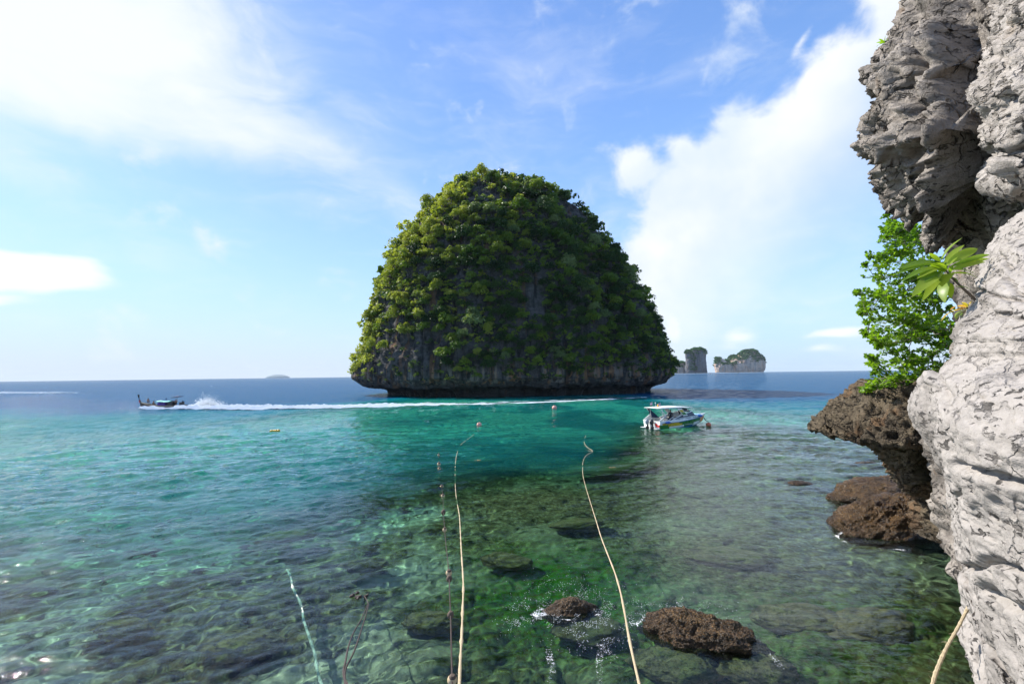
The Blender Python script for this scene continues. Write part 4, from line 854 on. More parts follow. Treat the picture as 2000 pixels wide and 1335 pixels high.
# float line
FL = [(857, 880), (857, 900), (859, 925), (862, 945), (865, 968), (866, 1000), (868.5, 1034), (871, 1062), (874, 1090), (877, 1122), (878, 1150), (880, 1200), (881.5, 1260), (883.5, 1345)]
fl = empty('float_line', PW(868., 1034., 0.).reshape(3).tolist()); tag(fl, 'thin dark line strung with small cork floats, just left of the left-hand tan rope', 'float line'); o0 = np.array(fl.location)
pth = rope3d(FL, 985, 4.8, .01)
line_part('line', pth, .010, m_drope, fl, o0)
def on_path(y):
    px, py = proj(pth); i = int(np.argmin(np.abs(py-y))); return pth[i]
for y, s_, mt in ((888.6, 5, 0), (907, 7.5, 0), (916, 7.5, 0), (951, 8, 0), (968, 8, 0), (1000, 9.5, 1), (1034, 9, 0), (1117, 13, 0), (1129, 12.5, 1), (1202, 14, 1), (1322, 20, 0)):
    p_ = on_path(y); R = s_/2*p_[1]/F*.92; mb = MB(); mb.ball((0, 0, 0), R, 14, 0, (1, 1, 1.1)); mb.tube([(0, 0, R*.8), (0, 0, R*1.25)], [R*.75, R*.35], 10, 1); mb.tube([(0, 0, -R*.8), (0, 0, -R*1.25)], [R*.75, R*.35], 10, 1)
    o = mb.build('float', [m_float if not mt else m_darkf, m_darkf], fl); o.location = Vector((p_-o0).tolist()); o.rotation_euler = (rad(18), rad(8), 0)
# ================================================================== BUOYS
m_or = flat('faded_orange_plastic', (.62, .16, .07), .45, var=.15, scale=4); m_pk = flat('sun_bleached_pink_plastic', (.62, .30, .24), .5, var=.25, scale=5); m_yel = flat('yellow_plastic_float', (.62, .36, .03), .45, var=.2, scale=4)
def buoy(px, py, dpx, mat, label, tilt=.3):
    c = at(px, py+dpx*.5); R = dpx/2*c[1]/F; root = empty('buoy', (c[0], c[1], R*.55)); tag(root, label, 'buoy'); root.rotation_euler = (tilt, -tilt*.6, 0)
    mb = MB(); mb.ball((0, 0, 0), R, 24); mb.build('ball', mat, root)
    mb = MB(); mb.tube([(0, 0, R*.9), (0, 0, R*1.12), (0, 0, R*1.16)], [R*.22, R*.16, R*.05], 10); mb.build('eye', m_darkf, root)
    mb = MB()
    mb.tube([(R*1.004*math.cos(a), R*1.004*math.sin(a), 0) for a in np.linspace(0, 2*math.pi, 33)], R*.025, 5, cap=False); mb.build('seam', m_darkf, root)
    return root
buoy(1384, 827, 9.5, m_or, 'round orange buoy tied to the bow of the speedboat'); buoy(1083, 794, 9.5, m_pk, 'round faded red buoy on the dark water in front of the big island'); buoy(936, 827, 9.5, m_pk, 'round pinkish buoy at the far end of the left-hand tan rope', .6)
c = at(537, 842); fc = empty('float_cluster', (c[0], c[1], 0)); tag(fc, 'row of four small yellow floats lashed together on the open water left of the island', 'floats')
for k, dx in enumerate((-.42, -.17, .12, .38)):
    mb = MB(); R = .17+.03*(k > 1); mb.ball((0, 0, 0), R, 16, 0, (1.1, .9, .8)); mb.tube([(-R, 0, 0), (-R*1.4, 0, 0)], [R*.4, R*.25], 8); o = mb.build('float', m_yel, fc); o.location = (dx, .05*(k % 2), .07)
mb = MB(); mb.tube([(-.6, 0, .06), (-.2, .03, .03), (.2, 0, .05), (.58, .03, .06)], .02, 6); mb.build('lashing', m_darkf, fc)
# ================================================================== BOATS AND PEOPLE
m_gel = flat('white_gelcoat', (.74, .74, .71), .25, var=.05, scale=2); m_blue = flat('blue_paint', (.02, .10, .42), .35, var=.1); m_green = flat('green_hull_print', (.03, .16, .03), .3, var=.15, scale=2); m_yell = flat('yellow_hull_print', (.52, .36, .02), .3, var=.15, scale=2)
m_orng = flat('orange_print', (.75, .22, .04), .35); m_black = flat('black_plastic', (.015, .015, .018), .3); m_glass = flat('dark_tinted_window', (.012, .014, .018), .08, spec=.8); m_navy = flat('navy_canvas', (.02, .04, .10), .8, var=.2)
m_steel = flat('stainless_tube', (.6, .6, .6), .25, metal=.9); m_red = flat('red_cloth', (.55, .03, .02), .7); m_cush = flat('pale_cushion', (.5, .48, .42), .8); m_floor = flat('grey_deck', (.38, .38, .36), .8); m_lite = flat('amber_lamp', (.8, .38, .03), .3); m_txt = flat('faded_blue_lettering', (.05, .14, .22), .6)
m_skin = flat('tanned_skin', (.26, .14, .085), .6, var=.08); m_hair = flat('black_hair', (.012, .01, .01), .6); m_dcl = flat('dark_clothes', (.02, .022, .03), .9); m_scl = flat('blue_shorts', (.04, .06, .12), .9); m_wcl = flat('white_shirt', (.6, .6, .58), .9)
def person(label, loc, rz, J, top=None, bottom=m_scl, s=1.0):
    """one continuous skinned figure; J gives the joints of the pose in metres above the feet or seat"""
    names = ['pelvis', 'waist', 'chest', 'neck', 'head', 'crown', 'hipL', 'kneeL', 'ankL', 'toeL', 'hipR', 'kneeR', 'ankR', 'toeR', 'shL', 'elL', 'wrL', 'haL', 'shR', 'elR', 'wrR', 'haR']
    edges = [(0, 1), (1, 2), (2, 3), (3, 4), (4, 5), (0, 6), (6, 7), (7, 8), (8, 9), (0, 10), (10, 11), (11, 12), (12, 13), (2, 14), (14, 15), (15, 16), (16, 17), (2, 18), (18, 19), (19, 20), (20, 21)]
    rr = [.13, .115, .14, .055, .095, .075, .095, .06, .042, .035, .095, .06, .042, .035, .06, .042, .03, .032, .06, .042, .03, .032]
    me = bpy.data.meshes.new('body'); me.from_pydata([tuple(s*k for k in J[n]) for n in names], edges, []); me.materials.append(top or m_skin)
    root = empty('person', loc, rz); tag(root, label, 'person')
    b = bpy.data.objects.new('body', me); COL.objects.link(b); b.parent = root
    b.modifiers.new('skin', 'SKIN')
    for v, r_ in zip(me.skin_vertices[0].data, rr): v.radius = (r_*s, r_*s)
    me.skin_vertices[0].data[0].use_root = True
    su = b.modifiers.new('smooth', 'SUBSURF'); su.levels = 1; su.render_levels = 1
    h = Vector(J['head'])*s; c = Vector(J['crown'])*s; mb = MB(); mb.ball((h+c)/2+Vector((-.015, 0, .03))*s, .108*s, 12, 0, (1, .9, .95)); mb.build('hair', m_hair, root)
    mb = MB(); mb.ball(h+Vector((.02, 0, -.005))*s, .093*s, 12, 0, (1, .82, 1.15)); mb.ball(h+Vector((.115, 0, -.01))*s, .018*s, 6); mb.build('face', m_skin, root)
    mb = MB()
    for sd_ in 'LR':
        p0, k0 = Vector(J['hip'+sd_])*s, Vector(J['knee'+sd_])*s; mb.tube([p0+(p0-k0).normalized()*.03*s, p0+(k0-p0)*.5, p0+(k0-p0)*.8], [.12*s, .105*s, .10*s], 8)
    mb.tube([Vector(J['pelvis'])*s-Vector((0, 0, .06*s)), Vector(J['waist'])*s], [.16*s, .135*s], 10); mb.build('shorts', bottom, root)
    return root
STAND = dict(pelvis=(0, 0, .92), waist=(0, 0, 1.08), chest=(0, 0, 1.32), neck=(0, 0, 1.48), head=(.02, 0, 1.58), crown=(.02, 0, 1.68), hipL=(0, .1, .88), kneeL=(.04, .12, .50), ankL=(0, .13, .08), toeL=(.16, .14, .03), hipR=(0, -.1, .88), kneeR=(.02, -.13, .50), ankR=(-.06, -.14, .08), toeR=(.1, -.15, .03),
             shL=(0, .19, 1.40), elL=(.08, .27, 1.14), wrL=(.26, .24, 1.02), haL=(.34, .22, 1.02), shR=(0, -.19, 1.40), elR=(-.1, -.26, 1.14), wrR=(-.26, -.24, .98), haR=(-.34, -.22, .96))
SIT = dict(pelvis=(0, 0, .12), waist=(0, 0, .28), chest=(.05, 0, .52), neck=(.08, 0, .68), head=(.11, 0, .78), crown=(.11, 0, .88), hipL=(.02, .1, .11), kneeL=(.38, .14, .30), ankL=(.50, .14, -.12), toeL=(.62, .14, -.16), hipR=(.02, -.1, .11), kneeR=(.36, -.14, .34), ankR=(.46, -.14, -.10), toeR=(.58, -.14, -.14),
           shL=(.04, .19, .60), elL=(.16, .26, .38), wrL=(.36, .20, .36), haL=(.42, .17, .36), shR=(.04, -.19, .60), elR=(.18, -.26, .38), wrR=(.38, -.18, .40), haR=(.44, -.15, .42))
def grid_hull(L, bm, sheer, keel, chz, rake, ns=44, transom=.92, sharp=2.6):
    """half-section table -> closed hull shell; returns vertices (ns, nk, 3)"""
    out = []
    for i in range(ns):
        s = i/(ns-1); b = bm*(1-s**sharp)**.85*(transom+(1-transom)*min(1, s*3)); b = max(b, .012); zs = sheer(s); zk = keel(s); zc = chz(s); row = []
        for t in np.linspace(0, 1, 9):
            if t < .45: u = t/.45; y = b*.86*u**.9; z = zk+(zc-zk)*u**1.3
            else: u = (t-.45)/.55; y = b*(.86+.14*math.sin(u*1.57)); z = zc+(zs-zc)*u
            x = s*L+rake*(max(z, -.1)+.1)*s**3; row.append((x, y, z))
        half = row; out.append([(x, -y, z) for x, y, z in half[::-1]]+half[1:])
    return np.array(out)
# ---- speedboat
st_n, st_f = at(1290, 841), at(1257, 834.5); SBo = (st_n+st_f)/2; bow = at(1369, 829)
hdg = math.atan2(bow[1]-SBo[1]-.1, bow[0]-SBo[0]); SL = float(np.hypot(*(bow-SBo)[:2]))*.98
sb = empty('speedboat', (SBo[0], SBo[1], .02), hdg); tag(sb, 'white, green and yellow speedboat with a white hardtop moored near the big island', 'speedboat')
bm = 1.42; sheer = lambda s: .98+.42*s*s; H = grid_hull(SL, bm, sheer, lambda s: -.42+.95*s**5, lambda s: -.02+.55*s**3, .55)
ns, nk = H.shape[:2]; mi = []
for i in range(ns-1):
    for j in range(nk-1):
        x = H[i:i+2, j:j+2, 0].mean()/SL; z = H[i:i+2, j:j+2, 2].mean(); zs = sheer(x); zr = z/zs
        k = 0
        if z < .10+.3*x**4: k = 1
        elif zr > .80: k = 0
        elif x < .10+.10*(1-zr) and zr < .55: k = 2
        elif .04 < x < .50-.30*max(0, zr-.3)*1.2 and zr > .18+.3*x: k = 3
        elif x > .93: k = 4
        elif x > .34-.0*zr and zr > .42-.20*math.sin(min(1, (x-.3)*2)*3.1): k = 2
        mi.append(k)
o = sheet('hull', H, [m_gel, m_blue, m_green, m_yell, m_orng], sb, midx=mi)
md = o.modifiers.new('thick', 'SOLIDIFY'); md.thickness = .05; md.offset = 0
mb = MB(); n = nk; mb.add(H[0], [tuple(range(n))], 0); mb.build('transom', m_gel, sb, smooth=False)
# rubbing strake and gunwale
for sgn in (0, -1):
    ed = H[:, sgn]; mb = MB(); mb.tube([tuple(p_+np.array([0, 0, -.03])) for p_ in ed], .055, 6); mb.build('gunwale', m_gel, sb)
    mb = MB(); mb.tube([tuple(p_*np.array([1, 1.015, 1])+np.array([0, 0, -.26])) for p_ in ed[1:-3]], .03, 5); mb.build('rubbing_strake', m_blue, sb)
# decks
fd = [(H[i, 0]+[0, .03, -.04], H[i, -1]+[0, -.03, -.04]) for i in range(int(ns*.68), ns)]; mb = MB(); V = [p_ for pr in fd for p_ in pr]; mb.add(V, [(2*k, 2*k+1, 2*k+3, 2*k+2) for k in range(len(fd)-1)]); mb.build('foredeck', m_gel, sb, smooth=False)
mb = MB(); mb.box((SL*.87, 0, sheer(.87)+.03), (1.2, 1.1, .12)); mb.build('bow_cushion', flat('pale_blue_cushion', (.25, .48, .62), .7), sb, smooth=False)
mb = MB(); mb.box((SL*.37, 0, .38), (SL*.62, 2.3, .06)); mb.build('cockpit_floor', m_floor, sb, smooth=False)
for sgn in (-1, 1):     # side decks and sloping cabin sides with long dark windows
    mb = MB(); x0, x1 = .24*SL, .76*SL; V = [(x0, sgn*1.26, sheer(.24)), (x1, sgn*1.02, sheer(.76)), (x1-.55, sgn*.86, sheer(.76)+.62), (x0+1.5, sgn*1.10, sheer(.3)+.42), (x0+.3, sgn*1.22, sheer(.3)+.10)]
    mb.add(V+[(x, y-sgn*.05, z) for x, y, z in V], [(0, 1, 2, 3, 4), (9, 8, 7, 6, 5), (0, 5, 6, 1), (1, 6, 7, 2), (2, 7, 8, 3), (3, 8, 9, 4), (4, 9, 5, 0)]); mb.build('cabin_side', m_gel, sb, smooth=False)
    mb = MB(); V = [(x0+.5, sgn*1.225, sheer(.3)+.10), (x1-.10, sgn*1.035, sheer(.76)+.12), (x1-.50, sgn*.885, sheer(.76)+.58), (x0+1.8, sgn*1.10, sheer(.35)+.43)]
    mb.add(V+[(x, y-sgn*.03, z) for x, y, z in V], [(0, 1, 2, 3), (7, 6, 5, 4), (0, 4, 5, 1), (1, 5, 6, 2), (2, 6, 7, 3), (3, 7, 4, 0)]); w_ = mb.build('side_window', m_glass, sb, smooth=False); w_.location = (0, sgn*.035, .0)
    # slanted roof support panel, printed yellow and green
    mb = MB(); px_ = [(3.0, 2.28), (3.7, 2.28), (4.65, 1.42), (3.95, 1.38)]
    mb.add([(x, sgn*(1.18-.05*(z-1.4)), z) for x, z in px_]+[(x, sgn*(1.13-.05*(z-1.4)), z) for x, z in px_], [(0, 1, 2, 3), (7, 6, 5, 4), (0, 4, 5, 1), (1, 5, 6, 2), (2, 6, 7, 3), (3, 7, 4, 0)]); mb.build('roof_support', m_gel, sb, smooth=False)
    for nm, mt, a, b in (('printed_panel', m_yell, .18, .5), ('printed_panel', m_green, .53, .88)):
        q0, q1, q2, q3 = [np.array(k) for k in px_]; l = lambda t: q0+(q3-q0)*t; r_ = lambda t: q1+(q2-q1)*t; c4 = [l(a)*.9+r_(a)*.1, r_(a)*.9+l(a)*.1, r_(b)*.9+l(b)*.1, l(b)*.9+r_(b)*.1]
        mb = MB(); mb.add([(x, sgn*(1.19-.05*(z-1.4)), z) for x, z in c4], [(0, 1, 2, 3)]); mb.build(nm, mt, sb, smooth=False)
    # raked stern wing carrying the roof
    if sgn < 0:
        mb = MB(); mb.tube([(-.05, -1.30, 1.0), (1.05, -1.24, 1.58)], .05, 6); mb.tube([(1.05, -1.24, 1.58), (.4, -1.12, 2.34)], .04, 6); mb.build('stern_frame', m_gel, sb)
    mb = MB(); wv = [(-.1, .98), (.55, 1.35), (.95, 1.75), (.25, 2.36), (1.1, 2.36), (2.7, .98)]
    V = [(-.12, sgn*1.30, .92), (1.05, sgn*1.26, 1.62), (.30, sgn*1.15, 2.34), (.75, sgn*1.15, 2.34), (1.62, sgn*1.22, 1.62), (2.6, sgn*1.27, 1.02), (2.2, sgn*1.28, .98), (.9, sgn*1.29, .96)]
    mb.add(V+[(x, y-sgn*.07, z) for x, y, z in V], [(0, 1, 6, 7), (1, 4, 5, 6), (1, 2, 3, 4), (15, 14, 9, 8), (14, 13, 12, 9), (12, 11, 10, 9), (0, 8, 9, 1), (1, 9, 10, 2), (2, 10, 11, 3), (3, 11, 12, 4), (4, 12, 13, 5), (5, 13, 14, 6), (6, 14, 15, 7), (7, 15, 8, 0)]); (mb.build('stern_wing', m_gel, sb, smooth=False) if sgn > 0 else None)
    mb = MB(); V = [(.50, sgn*1.05, 2.22), (.78, sgn*1.05, 2.22), (2.45, sgn*1.15, 1.05), (1.0, sgn*1.15, 1.20)]; mb.add(V+[(x, y-sgn*.02, z) for x, y, z in V], [(0, 1, 2, 3), (7, 6, 5, 4)]); (mb.build('canvas_panel', m_navy, sb, smooth=False) if sgn > 0 else None)
    mb = MB(); mb.tube([(.9, sgn*.95, .95), (.75, sgn*.98, 2.34)], .03, 6); mb.tube([(5.6, sgn*.85, 1.7), (5.3, sgn*.9, 2.34)], .025, 6); mb.build('roof_post', m_gel, sb)
    mb = MB(); mb.ball((0, 0, 0), .15, 12, 0, (3.0, .9, .9)); f_ = mb.build('fender', m_blue, sb); f_.location = (1.15, sgn*1.45, .78)
    mb = MB(); mb.ball((0, 0, 0), .14, 12, 0, (3.0, .9, .9)); f_ = mb.build('fender', m_blue, sb); f_.location = (SL*.87, sgn*.88, 1.22)
    mb = MB(); mb.tube([(SL*.76, sgn*1.0, 1.25), (SL*.78, sgn*.98, 1.55), (SL*.9, sgn*.62, 1.68), (SL*1.0, sgn*.1, 1.72)], .02, 6); mb.tube([(SL*.9, sgn*.66, 1.32), (SL*.9, sgn*.62, 1.68)], .016, 6); mb.build('bow_rail', m_steel, sb)
    mb = MB(); mb.tube([(1.1, sgn*1.36, .95), (2.1, sgn*1.34, 1.38), (2.35, sgn*1.32, 1.0)], .03, 6); mb.build('grab_rail', m_gel, sb)
# hardtop
xs = np.linspace(0, 1, 16); ys = np.linspace(-1, 1, 9); RT = np.array([[[.05+5.9*x, y*(1.16-.30*x**3), 2.36+.16*(1-y*y)*math.sin(math.pi*min(1, x*1.1+.08))-.02*x-.10*x**4] for y in ys] for x in xs])
o = sheet('hardtop', RT, m_gel, sb); md = o.modifiers.new('thick', 'SOLIDIFY'); md.thickness = .07
mb = MB(); V = [(SL*.70, -.82, 1.72), (SL*.70, .82, 1.72), (SL*.60, .80, 2.22), (SL*.60, -.80, 2.22)]; mb.add(V+[(x-.03, y, z) for x, y, z in V], [(0, 1, 2, 3), (7, 6, 5, 4)]); mb.build('windshield', m_glass, sb, smooth=False)
for yy in (-.75, .55):
    fg = MB(); fg.tube([(0, 0, 0), (0, 0, .62)], .014, 5); root_f = fg.build('flag_pole', m_steel, sb); root_f.location = (.75, yy, 2.45)
    fl_ = MB(); 
    for k, mt in enumerate((1, 0, 2, 0, 1)):
        fl_.add([(0, 0, .30+.06*k), (-.26, .08, .20+.06*k), (-.26, .08, .26+.06*k), (0, 0, .36+.06*k)], [(0, 1, 2, 3)], mt)
    fo = fl_.build('flag', [m_wcl, m_red, m_blue], root_f, smooth=False)
mb = MB(); mb.tube([(1.0, -.1, 2.50), (1.0, -.1, 2.72)], [.11, .08], 10); mb.ball((1.0, -.1, 2.74), .085, 10); mb.build('amber_lamp', m_lite, sb)
mb = MB(); mb.tube([(.9, .15, 2.45), (.85, .15, 2.95)], .015, 5); mb.ball((.85, .15, 2.98), .06, 8); mb.build('mast_lamp', m_gel, sb)
for yy in (.38, -.38):
    mb = MB(); mb.tube([(-.30, yy, -.35), (-.28, yy, .35), (-.22, yy, .55)], [.10, .09, .12], 8); mb.box((-.30, yy, .05), (.34, .16, .5)); e0 = mb.build('outboard_engine', m_black, sb)
    mb = MB(); mb.ball((0, 0, 0), .26, 14, 0, (1.05, .72, 1.25)); cw = mb.build('engine_cowl', m_black if yy < 0 else flat('grey_cowl', (.35, .37, .40), .4), e0); cw.location = (-.32, yy, .82)
mb = MB(); mb.box((.12, 0, .62), (.25, 2.3, .30)); mb.build('stern_bench', m_gel, sb, smooth=False)
mb = MB(); mb.box((-.06, -1.0, .42), (.10, .52, .22)); mb.box((-.09, -.78, .60), (.14, .22, .16)); mb.build('red_fuel_can', m_red, sb, smooth=False)
mb = MB(); mb.box((-.25, 1.02, .14), (.5, .6, .05)); mb.box((-.25, -1.08, .14), (.5, .5, .05)); mb.build('swim_platform', m_gel, sb, smooth=False)
for k in range(5):
    mb = MB(); mb.box((0, 0, 0), (.5, 1.6, .40)); mb.box((-.22, 0, .35), (.1, 1.6, .4)); b_ = mb.build('seat', m_navy if k % 2 else m_cush, sb, smooth=False); b_.location = (1.9+.85*k, 0, .62)
# blurred lettering along the cabin side
mb = MB(); r = random.Random(2)
for k in range(26):
    if k in (9, 10, 17, 18): continue
    x = 2.6+k*.155; mb.box((x, -1.275+.022*max(0, x-2.2)+.012*max(0, x-4.5), 1.04+.045*(x-2.6)), (.055+.03*(k % 3 == 0), .012, .13+.03*(k % 2)), rad(1.5))
mb.build('lettering', m_txt, sb, smooth=False)
def onboat(ob, p_): return tuple(ob.matrix_basis @ Vector(p_))
for ob in (sb,): bpy.context.view_layer.update()
person('person in dark clothes standing in the rear cockpit of the speedboat', onboat(sb, (2.3, -.75, .42)), hdg-2.5, STAND, m_dcl, m_dcl)
person('person in a white shirt seated amidships in the speedboat', onboat(sb, (4.2, -.45, .82)), hdg+.3, SIT, m_wcl, m_dcl)
person('dark-haired person standing behind the speedboat windscreen', onboat(sb, (5.0, .35, .42)), hdg, STAND, m_dcl, m_dcl, 1.02)
bt = onboat(sb, (SL*1.04, 0, 1.35)); bb = at(1384, 828)
mb = MB(); a = Vector(bt); b_ = Vector((bb[0]-.1, bb[1], .35)); mb.tube([(a+(b_-a)*t-Vector((0, 0, .22*math.sin(math.pi*t)))-a) for t in np.linspace(0, 1, 12)], [.03+.015*(k % 3) for k in range(12)], 6); o = mb.build('mooring_line', m_drope); o.location = a; tag(o, 'thick dark mooring line from the speedboat bow to the orange buoy', 'rope')
# ---- longtail boat
LB = at(318, 797.5); lt = empty('longtail_boat', (LB[0], LB[1], .0), math.pi-.02); lt.rotation_euler = (0, rad(-2.0), math.pi-.02); lt.scale = (1.1, 1.1, 1.1)
tag(lt, 'dark wooden longtail boat with upswept prow speeding left, throwing up spray', 'boat')
m_wood = flat('dark_oiled_wood', (.055, .035, .022), .55, var=.3, scale=3); m_trim = flat('worn_cream_trim', (.42, .36, .26), .6, var=.2); m_teal = flat('turquoise_tarpaulin', (.05, .42, .36), .6, var=.1); m_purp = flat('purple_cloth', (.07, .03, .20), .8, var=.2)
Ll = 9.0; shl = lambda s: .62+.14*(2*abs(s-.45))**2+.55*max(0, s-.62)**1.5*3.2
Hh = grid_hull(Ll, .82, shl, lambda s: -.30+1.2*max(0, s-.6)**2.2*4, lambda s: -.10+1.2*max(0, s-.6)**2*3.2, .25, ns=40, transom=.62, sharp=3.2); Hh[..., 0] -= Ll/2
o = sheet('hull', Hh, m_wood, lt); md = o.modifiers.new('thick', 'SOLIDIFY'); md.thickness = .05; md.offset = 0
mb = MB(); mb.add(Hh[0], [tuple(range(Hh.shape[1]))]); mb.build('transom', m_wood, lt, smooth=False)
for sgn in (0, -1): mb = MB(); mb.tube([tuple(p_) for p_ in Hh[:, sgn]], .05, 6); mb.build('gunwale', m_trim, lt)
mb = MB(); b0 = Vector(Hh[-1, 0]); mb.tube([b0+Vector((-.35, 0, -.15)), b0+Vector((.10, 0, .35)), b0+Vector((.30, 0, .95)), b0+Vector((.42, 0, 1.45))], [.10, .11, .12, .17], 8); mb.build('prow_post', m_wood, lt)
mb = MB(); mb.tube([b0+Vector((-.02, 0, .05)), b0+Vector((.10, 0, .35))], .135, 8); mb.tube([b0+Vector((.04, .1, .1)), b0+Vector((.02, .16, -.35))], [.05, .02], 5); mb.build('prow_ribbon', m_red, lt)
mb = MB(); mb.box((-.2, 0, .28), (6.6, 1.2, .05)); mb.build('deck', m_trim, lt, smooth=False)
mb = MB(); V = []
for i in range(9):
    for j in range(5): x = -1.75+2.9*i/8; y = -.75+1.5*j/4; V.append((x, y, 1.58-.10*abs(j-2)+.05*math.sin(i*1.3)))
mb.add(V, [(i*5+j, (i+1)*5+j, (i+1)*5+j+1, i*5+j+1) for i in range(8) for j in range(4)]); o = mb.build('awning', m_teal, lt); o.modifiers.new('t', 'SOLIDIFY').thickness = .03
mb = MB()
for x in (-1.7, -.3, 1.1):
    for y in (-.7, .7): mb.tube([(x, y, .5), (x, y, 1.5)], .025, 5)
mb.build('awning_posts', m_wood, lt)
mb = MB(); mb.box((.05, 0, .95), (1.7, 1.1, .55), taper=.8); mb.ball((.6, -.3, 1.1), .35, 10); mb.build('covered_cargo', m_purp, lt)
mb = MB(); mb.box((-1.85, 0, .98), (1.0, 1.2, .95), taper=.95); mb.box((-1.85, -.2, 1.5), (.4, .4, .2)); mb.build('engine_box', m_black, lt, smooth=False)
mb = MB(); mb.box((-3.75, 0, 1.15), (.7, .5, .5), taper=.8); mb.ball((-4.05, 0, 1.3), .28, 10); mb.tube([(-3.6, 0, .6), (-3.6, 0, 1.1)], .08, 6); mb.tube([(-3.4, .1, 1.3), (-2.8, .15, 1.35)], .025, 5); mb.tube([(-3.7, -.2, 1.3), (-3.75, -.2, 1.75)], .05, 6); mb.build('tail_engine', m_black, lt)
mb = MB(); mb.tube([(-4.1, 0, 1.05), (-6.9, 0, .25)], [.06, .035], 6); mb.tube([(-5.0, 0, .95), (-6.9, 0, .32)], .015, 4); mb.build('propeller_shaft', m_black, lt)
mb = MB(); mb.tube([(-2.7, -.1, .5), (-2.75, -.1, 2.5)], .025, 5); mb.build('parasol_pole', m_wood, lt)
V = [(-2.7, -.1, 2.62)]; rg = []
for k in range(14): a = 2*math.pi*k/14; V.append((-2.7+1.15*math.cos(a), -.1+.9*math.sin(a), 2.38+.20*-math.cos(a)))
mb = MB(); mb.add(V, [(0, 1+k, 1+(k+1) % 14) for k in range(14)]); o = mb.build('parasol', m_navy, lt); o.modifiers.new('t', 'SOLIDIFY').thickness = .03
mb = MB(); mb.tube([(-.55, 0, 1.55), (-.55, 0, 2.1)], .02, 5); mb.box((-.55, 0, 1.98), (.28, .05, .22)); mb.build('small_flag', m_scl, lt)
bpy.context.view_layer.update()
pz = math.pi
person('person with arms on knees sitting up on the bow of the longtail boat', onboat(lt, (3.15, .05, 1.15)), pz+2.7, SIT, None, m_scl, 1.05)
person('bare-backed person sitting low behind the bow of the longtail boat', onboat(lt, (2.15, -.1, .62)), pz+3.0, SIT, None, m_dcl, 1.05)
person('person standing at the stern of the longtail boat, steering under the small dark parasol', onboat(lt, (-2.6, .0, .38)), pz+.2, STAND, None, m_dcl, 1.0)
# ---- two tiny boats near the far islands
def far_boat(px, py, Y, mat, label, s):
    c = P(px, py, Y); b = empty('tour_boat', (c[0], c[1], 0)); tag(b, label, 'boat'); Hf = grid_hull(12*s, 2*s, lambda t: 1.3*s+.5*s*t*t, lambda t: -.3*s, lambda t: .1*s, .3*s, ns=14); Hf[..., 0] -= 6*s
    sheet('hull', Hf, m_gel, b); mb = MB(); mb.box((-.5*s, 0, 2.3*s), (6.5*s, 3*s, 1.4*s), taper=.9); mb.build('cabin', mat, b, smooth=False); mb = MB(); mb.box((-.5*s, 0, 3.15*s), (8*s, 3.6*s, .2*s)); mb.build('roof', m_gel, b, smooth=False)
far_boat(1387.5, 727.6, 1850, m_red, 'tiny white boat on the horizon between the rock stack and the wooded island', .75)
far_boat(1442, 727.2, 2250, m_yell, 'tiny yellow boat at the foot of the pale cliffs of the wooded island', .9)
# ================================================================== FOAM AND SPRAY
def foam_mat(name, sc1, stretch=(1, 1, 1), rot=0.0, soft=.06, col=(.93, .94, .94)):
    m = bpy.data.materials.new(name); m.use_nodes = True; q = NT(m.node_tree); q.t.nodes.remove(q.t.nodes['Principled BSDF']); out = q.t.nodes['Material Output']
    g_ = q('ShaderNodeNewGeometry').outputs['Position']; n = q.noise(q.map(g_, stretch, (0, 0, rot)), sc1, 8, .7, .3); cv = q('ShaderNodeAttribute', attribute_name='cover').outputs['Fac']
    f = q.mr(q.m('ADD', n, q.m('SUBTRACT', cv, .5)), .5-soft, .5+soft)
    d = q('ShaderNodeBsdfDiffuse', {'Color': (*col, 1), 'Roughness': 1.0}); t = q('ShaderNodeBsdfTransparent')
    tl = q('ShaderNodeBsdfTranslucent', {'Color': (*col, 1)}); d = q('ShaderNodeMixShader', {0: .15, 1: d.outputs[0], 2: tl.outputs[0]})
    q.t.links.new(q('ShaderNodeMixShader', {0: f, 1: t.outputs[0], 2: d.outputs[0]}).outputs[0], out.inputs[0]); return m
m_foam = foam_mat('boat_wake_foam', 1.1, (.35, 1.2, 1)); m_foam2 = foam_mat('fine_foam', 26.0, soft=.05)
def wake(name, label, path, width, height, cover, mat=m_foam, nl=500, nw=22, prof=None):
    path = smooth_path(np.array(path, float), 12); L = np.concatenate([[0], np.cumsum(np.linalg.norm(np.diff(path, axis=0), axis=1))]); t = np.linspace(0, L[-1], nl)
    c_ = np.stack([np.interp(t, L, path[:, k]) for k in range(2)], 1); d = np.gradient(c_, axis=0); d /= np.linalg.norm(d, axis=1)[:, None]; nn = np.stack([-d[:, 1], d[:, 0]], 1); tt = t/L[-1]
    w = np.interp(tt, *width); h = np.interp(tt, *height); cv = np.interp(tt, *cover); u = np.linspace(-1, 1, nw)
    Pt = np.zeros((nl, nw, 3)); Pt[..., :2] = c_[:, None]+nn[:, None]*(w[:, None]*u[None])[..., None]
    edge = (1-u**2)
    Pt[..., 2] = wave_z(Pt[..., 0], Pt[..., 1])+.05+h[:, None]*edge[None]*(1+.9*fbm(Pt, 1.0, 3, off=3))
    pf = prof(u) if prof is not None else np.minimum(1, edge*2.2)
    o = sheet(name, Pt, mat, attrs={'cover': cv[:, None]*pf[None]-.22*(1-pf)[None]}); tag(o, label, 'foam', kind='stuff'); return o
wp = [at(345, 798.5)[:2], at(420, 797.5)[:2], at(520, 797)[:2], at(640, 795)[:2], at(760, 792)[:2], at(900, 789)[:2], at(1020, 786)[:2], at(1140, 781)[:2], at(1250, 775.5)[:2]]
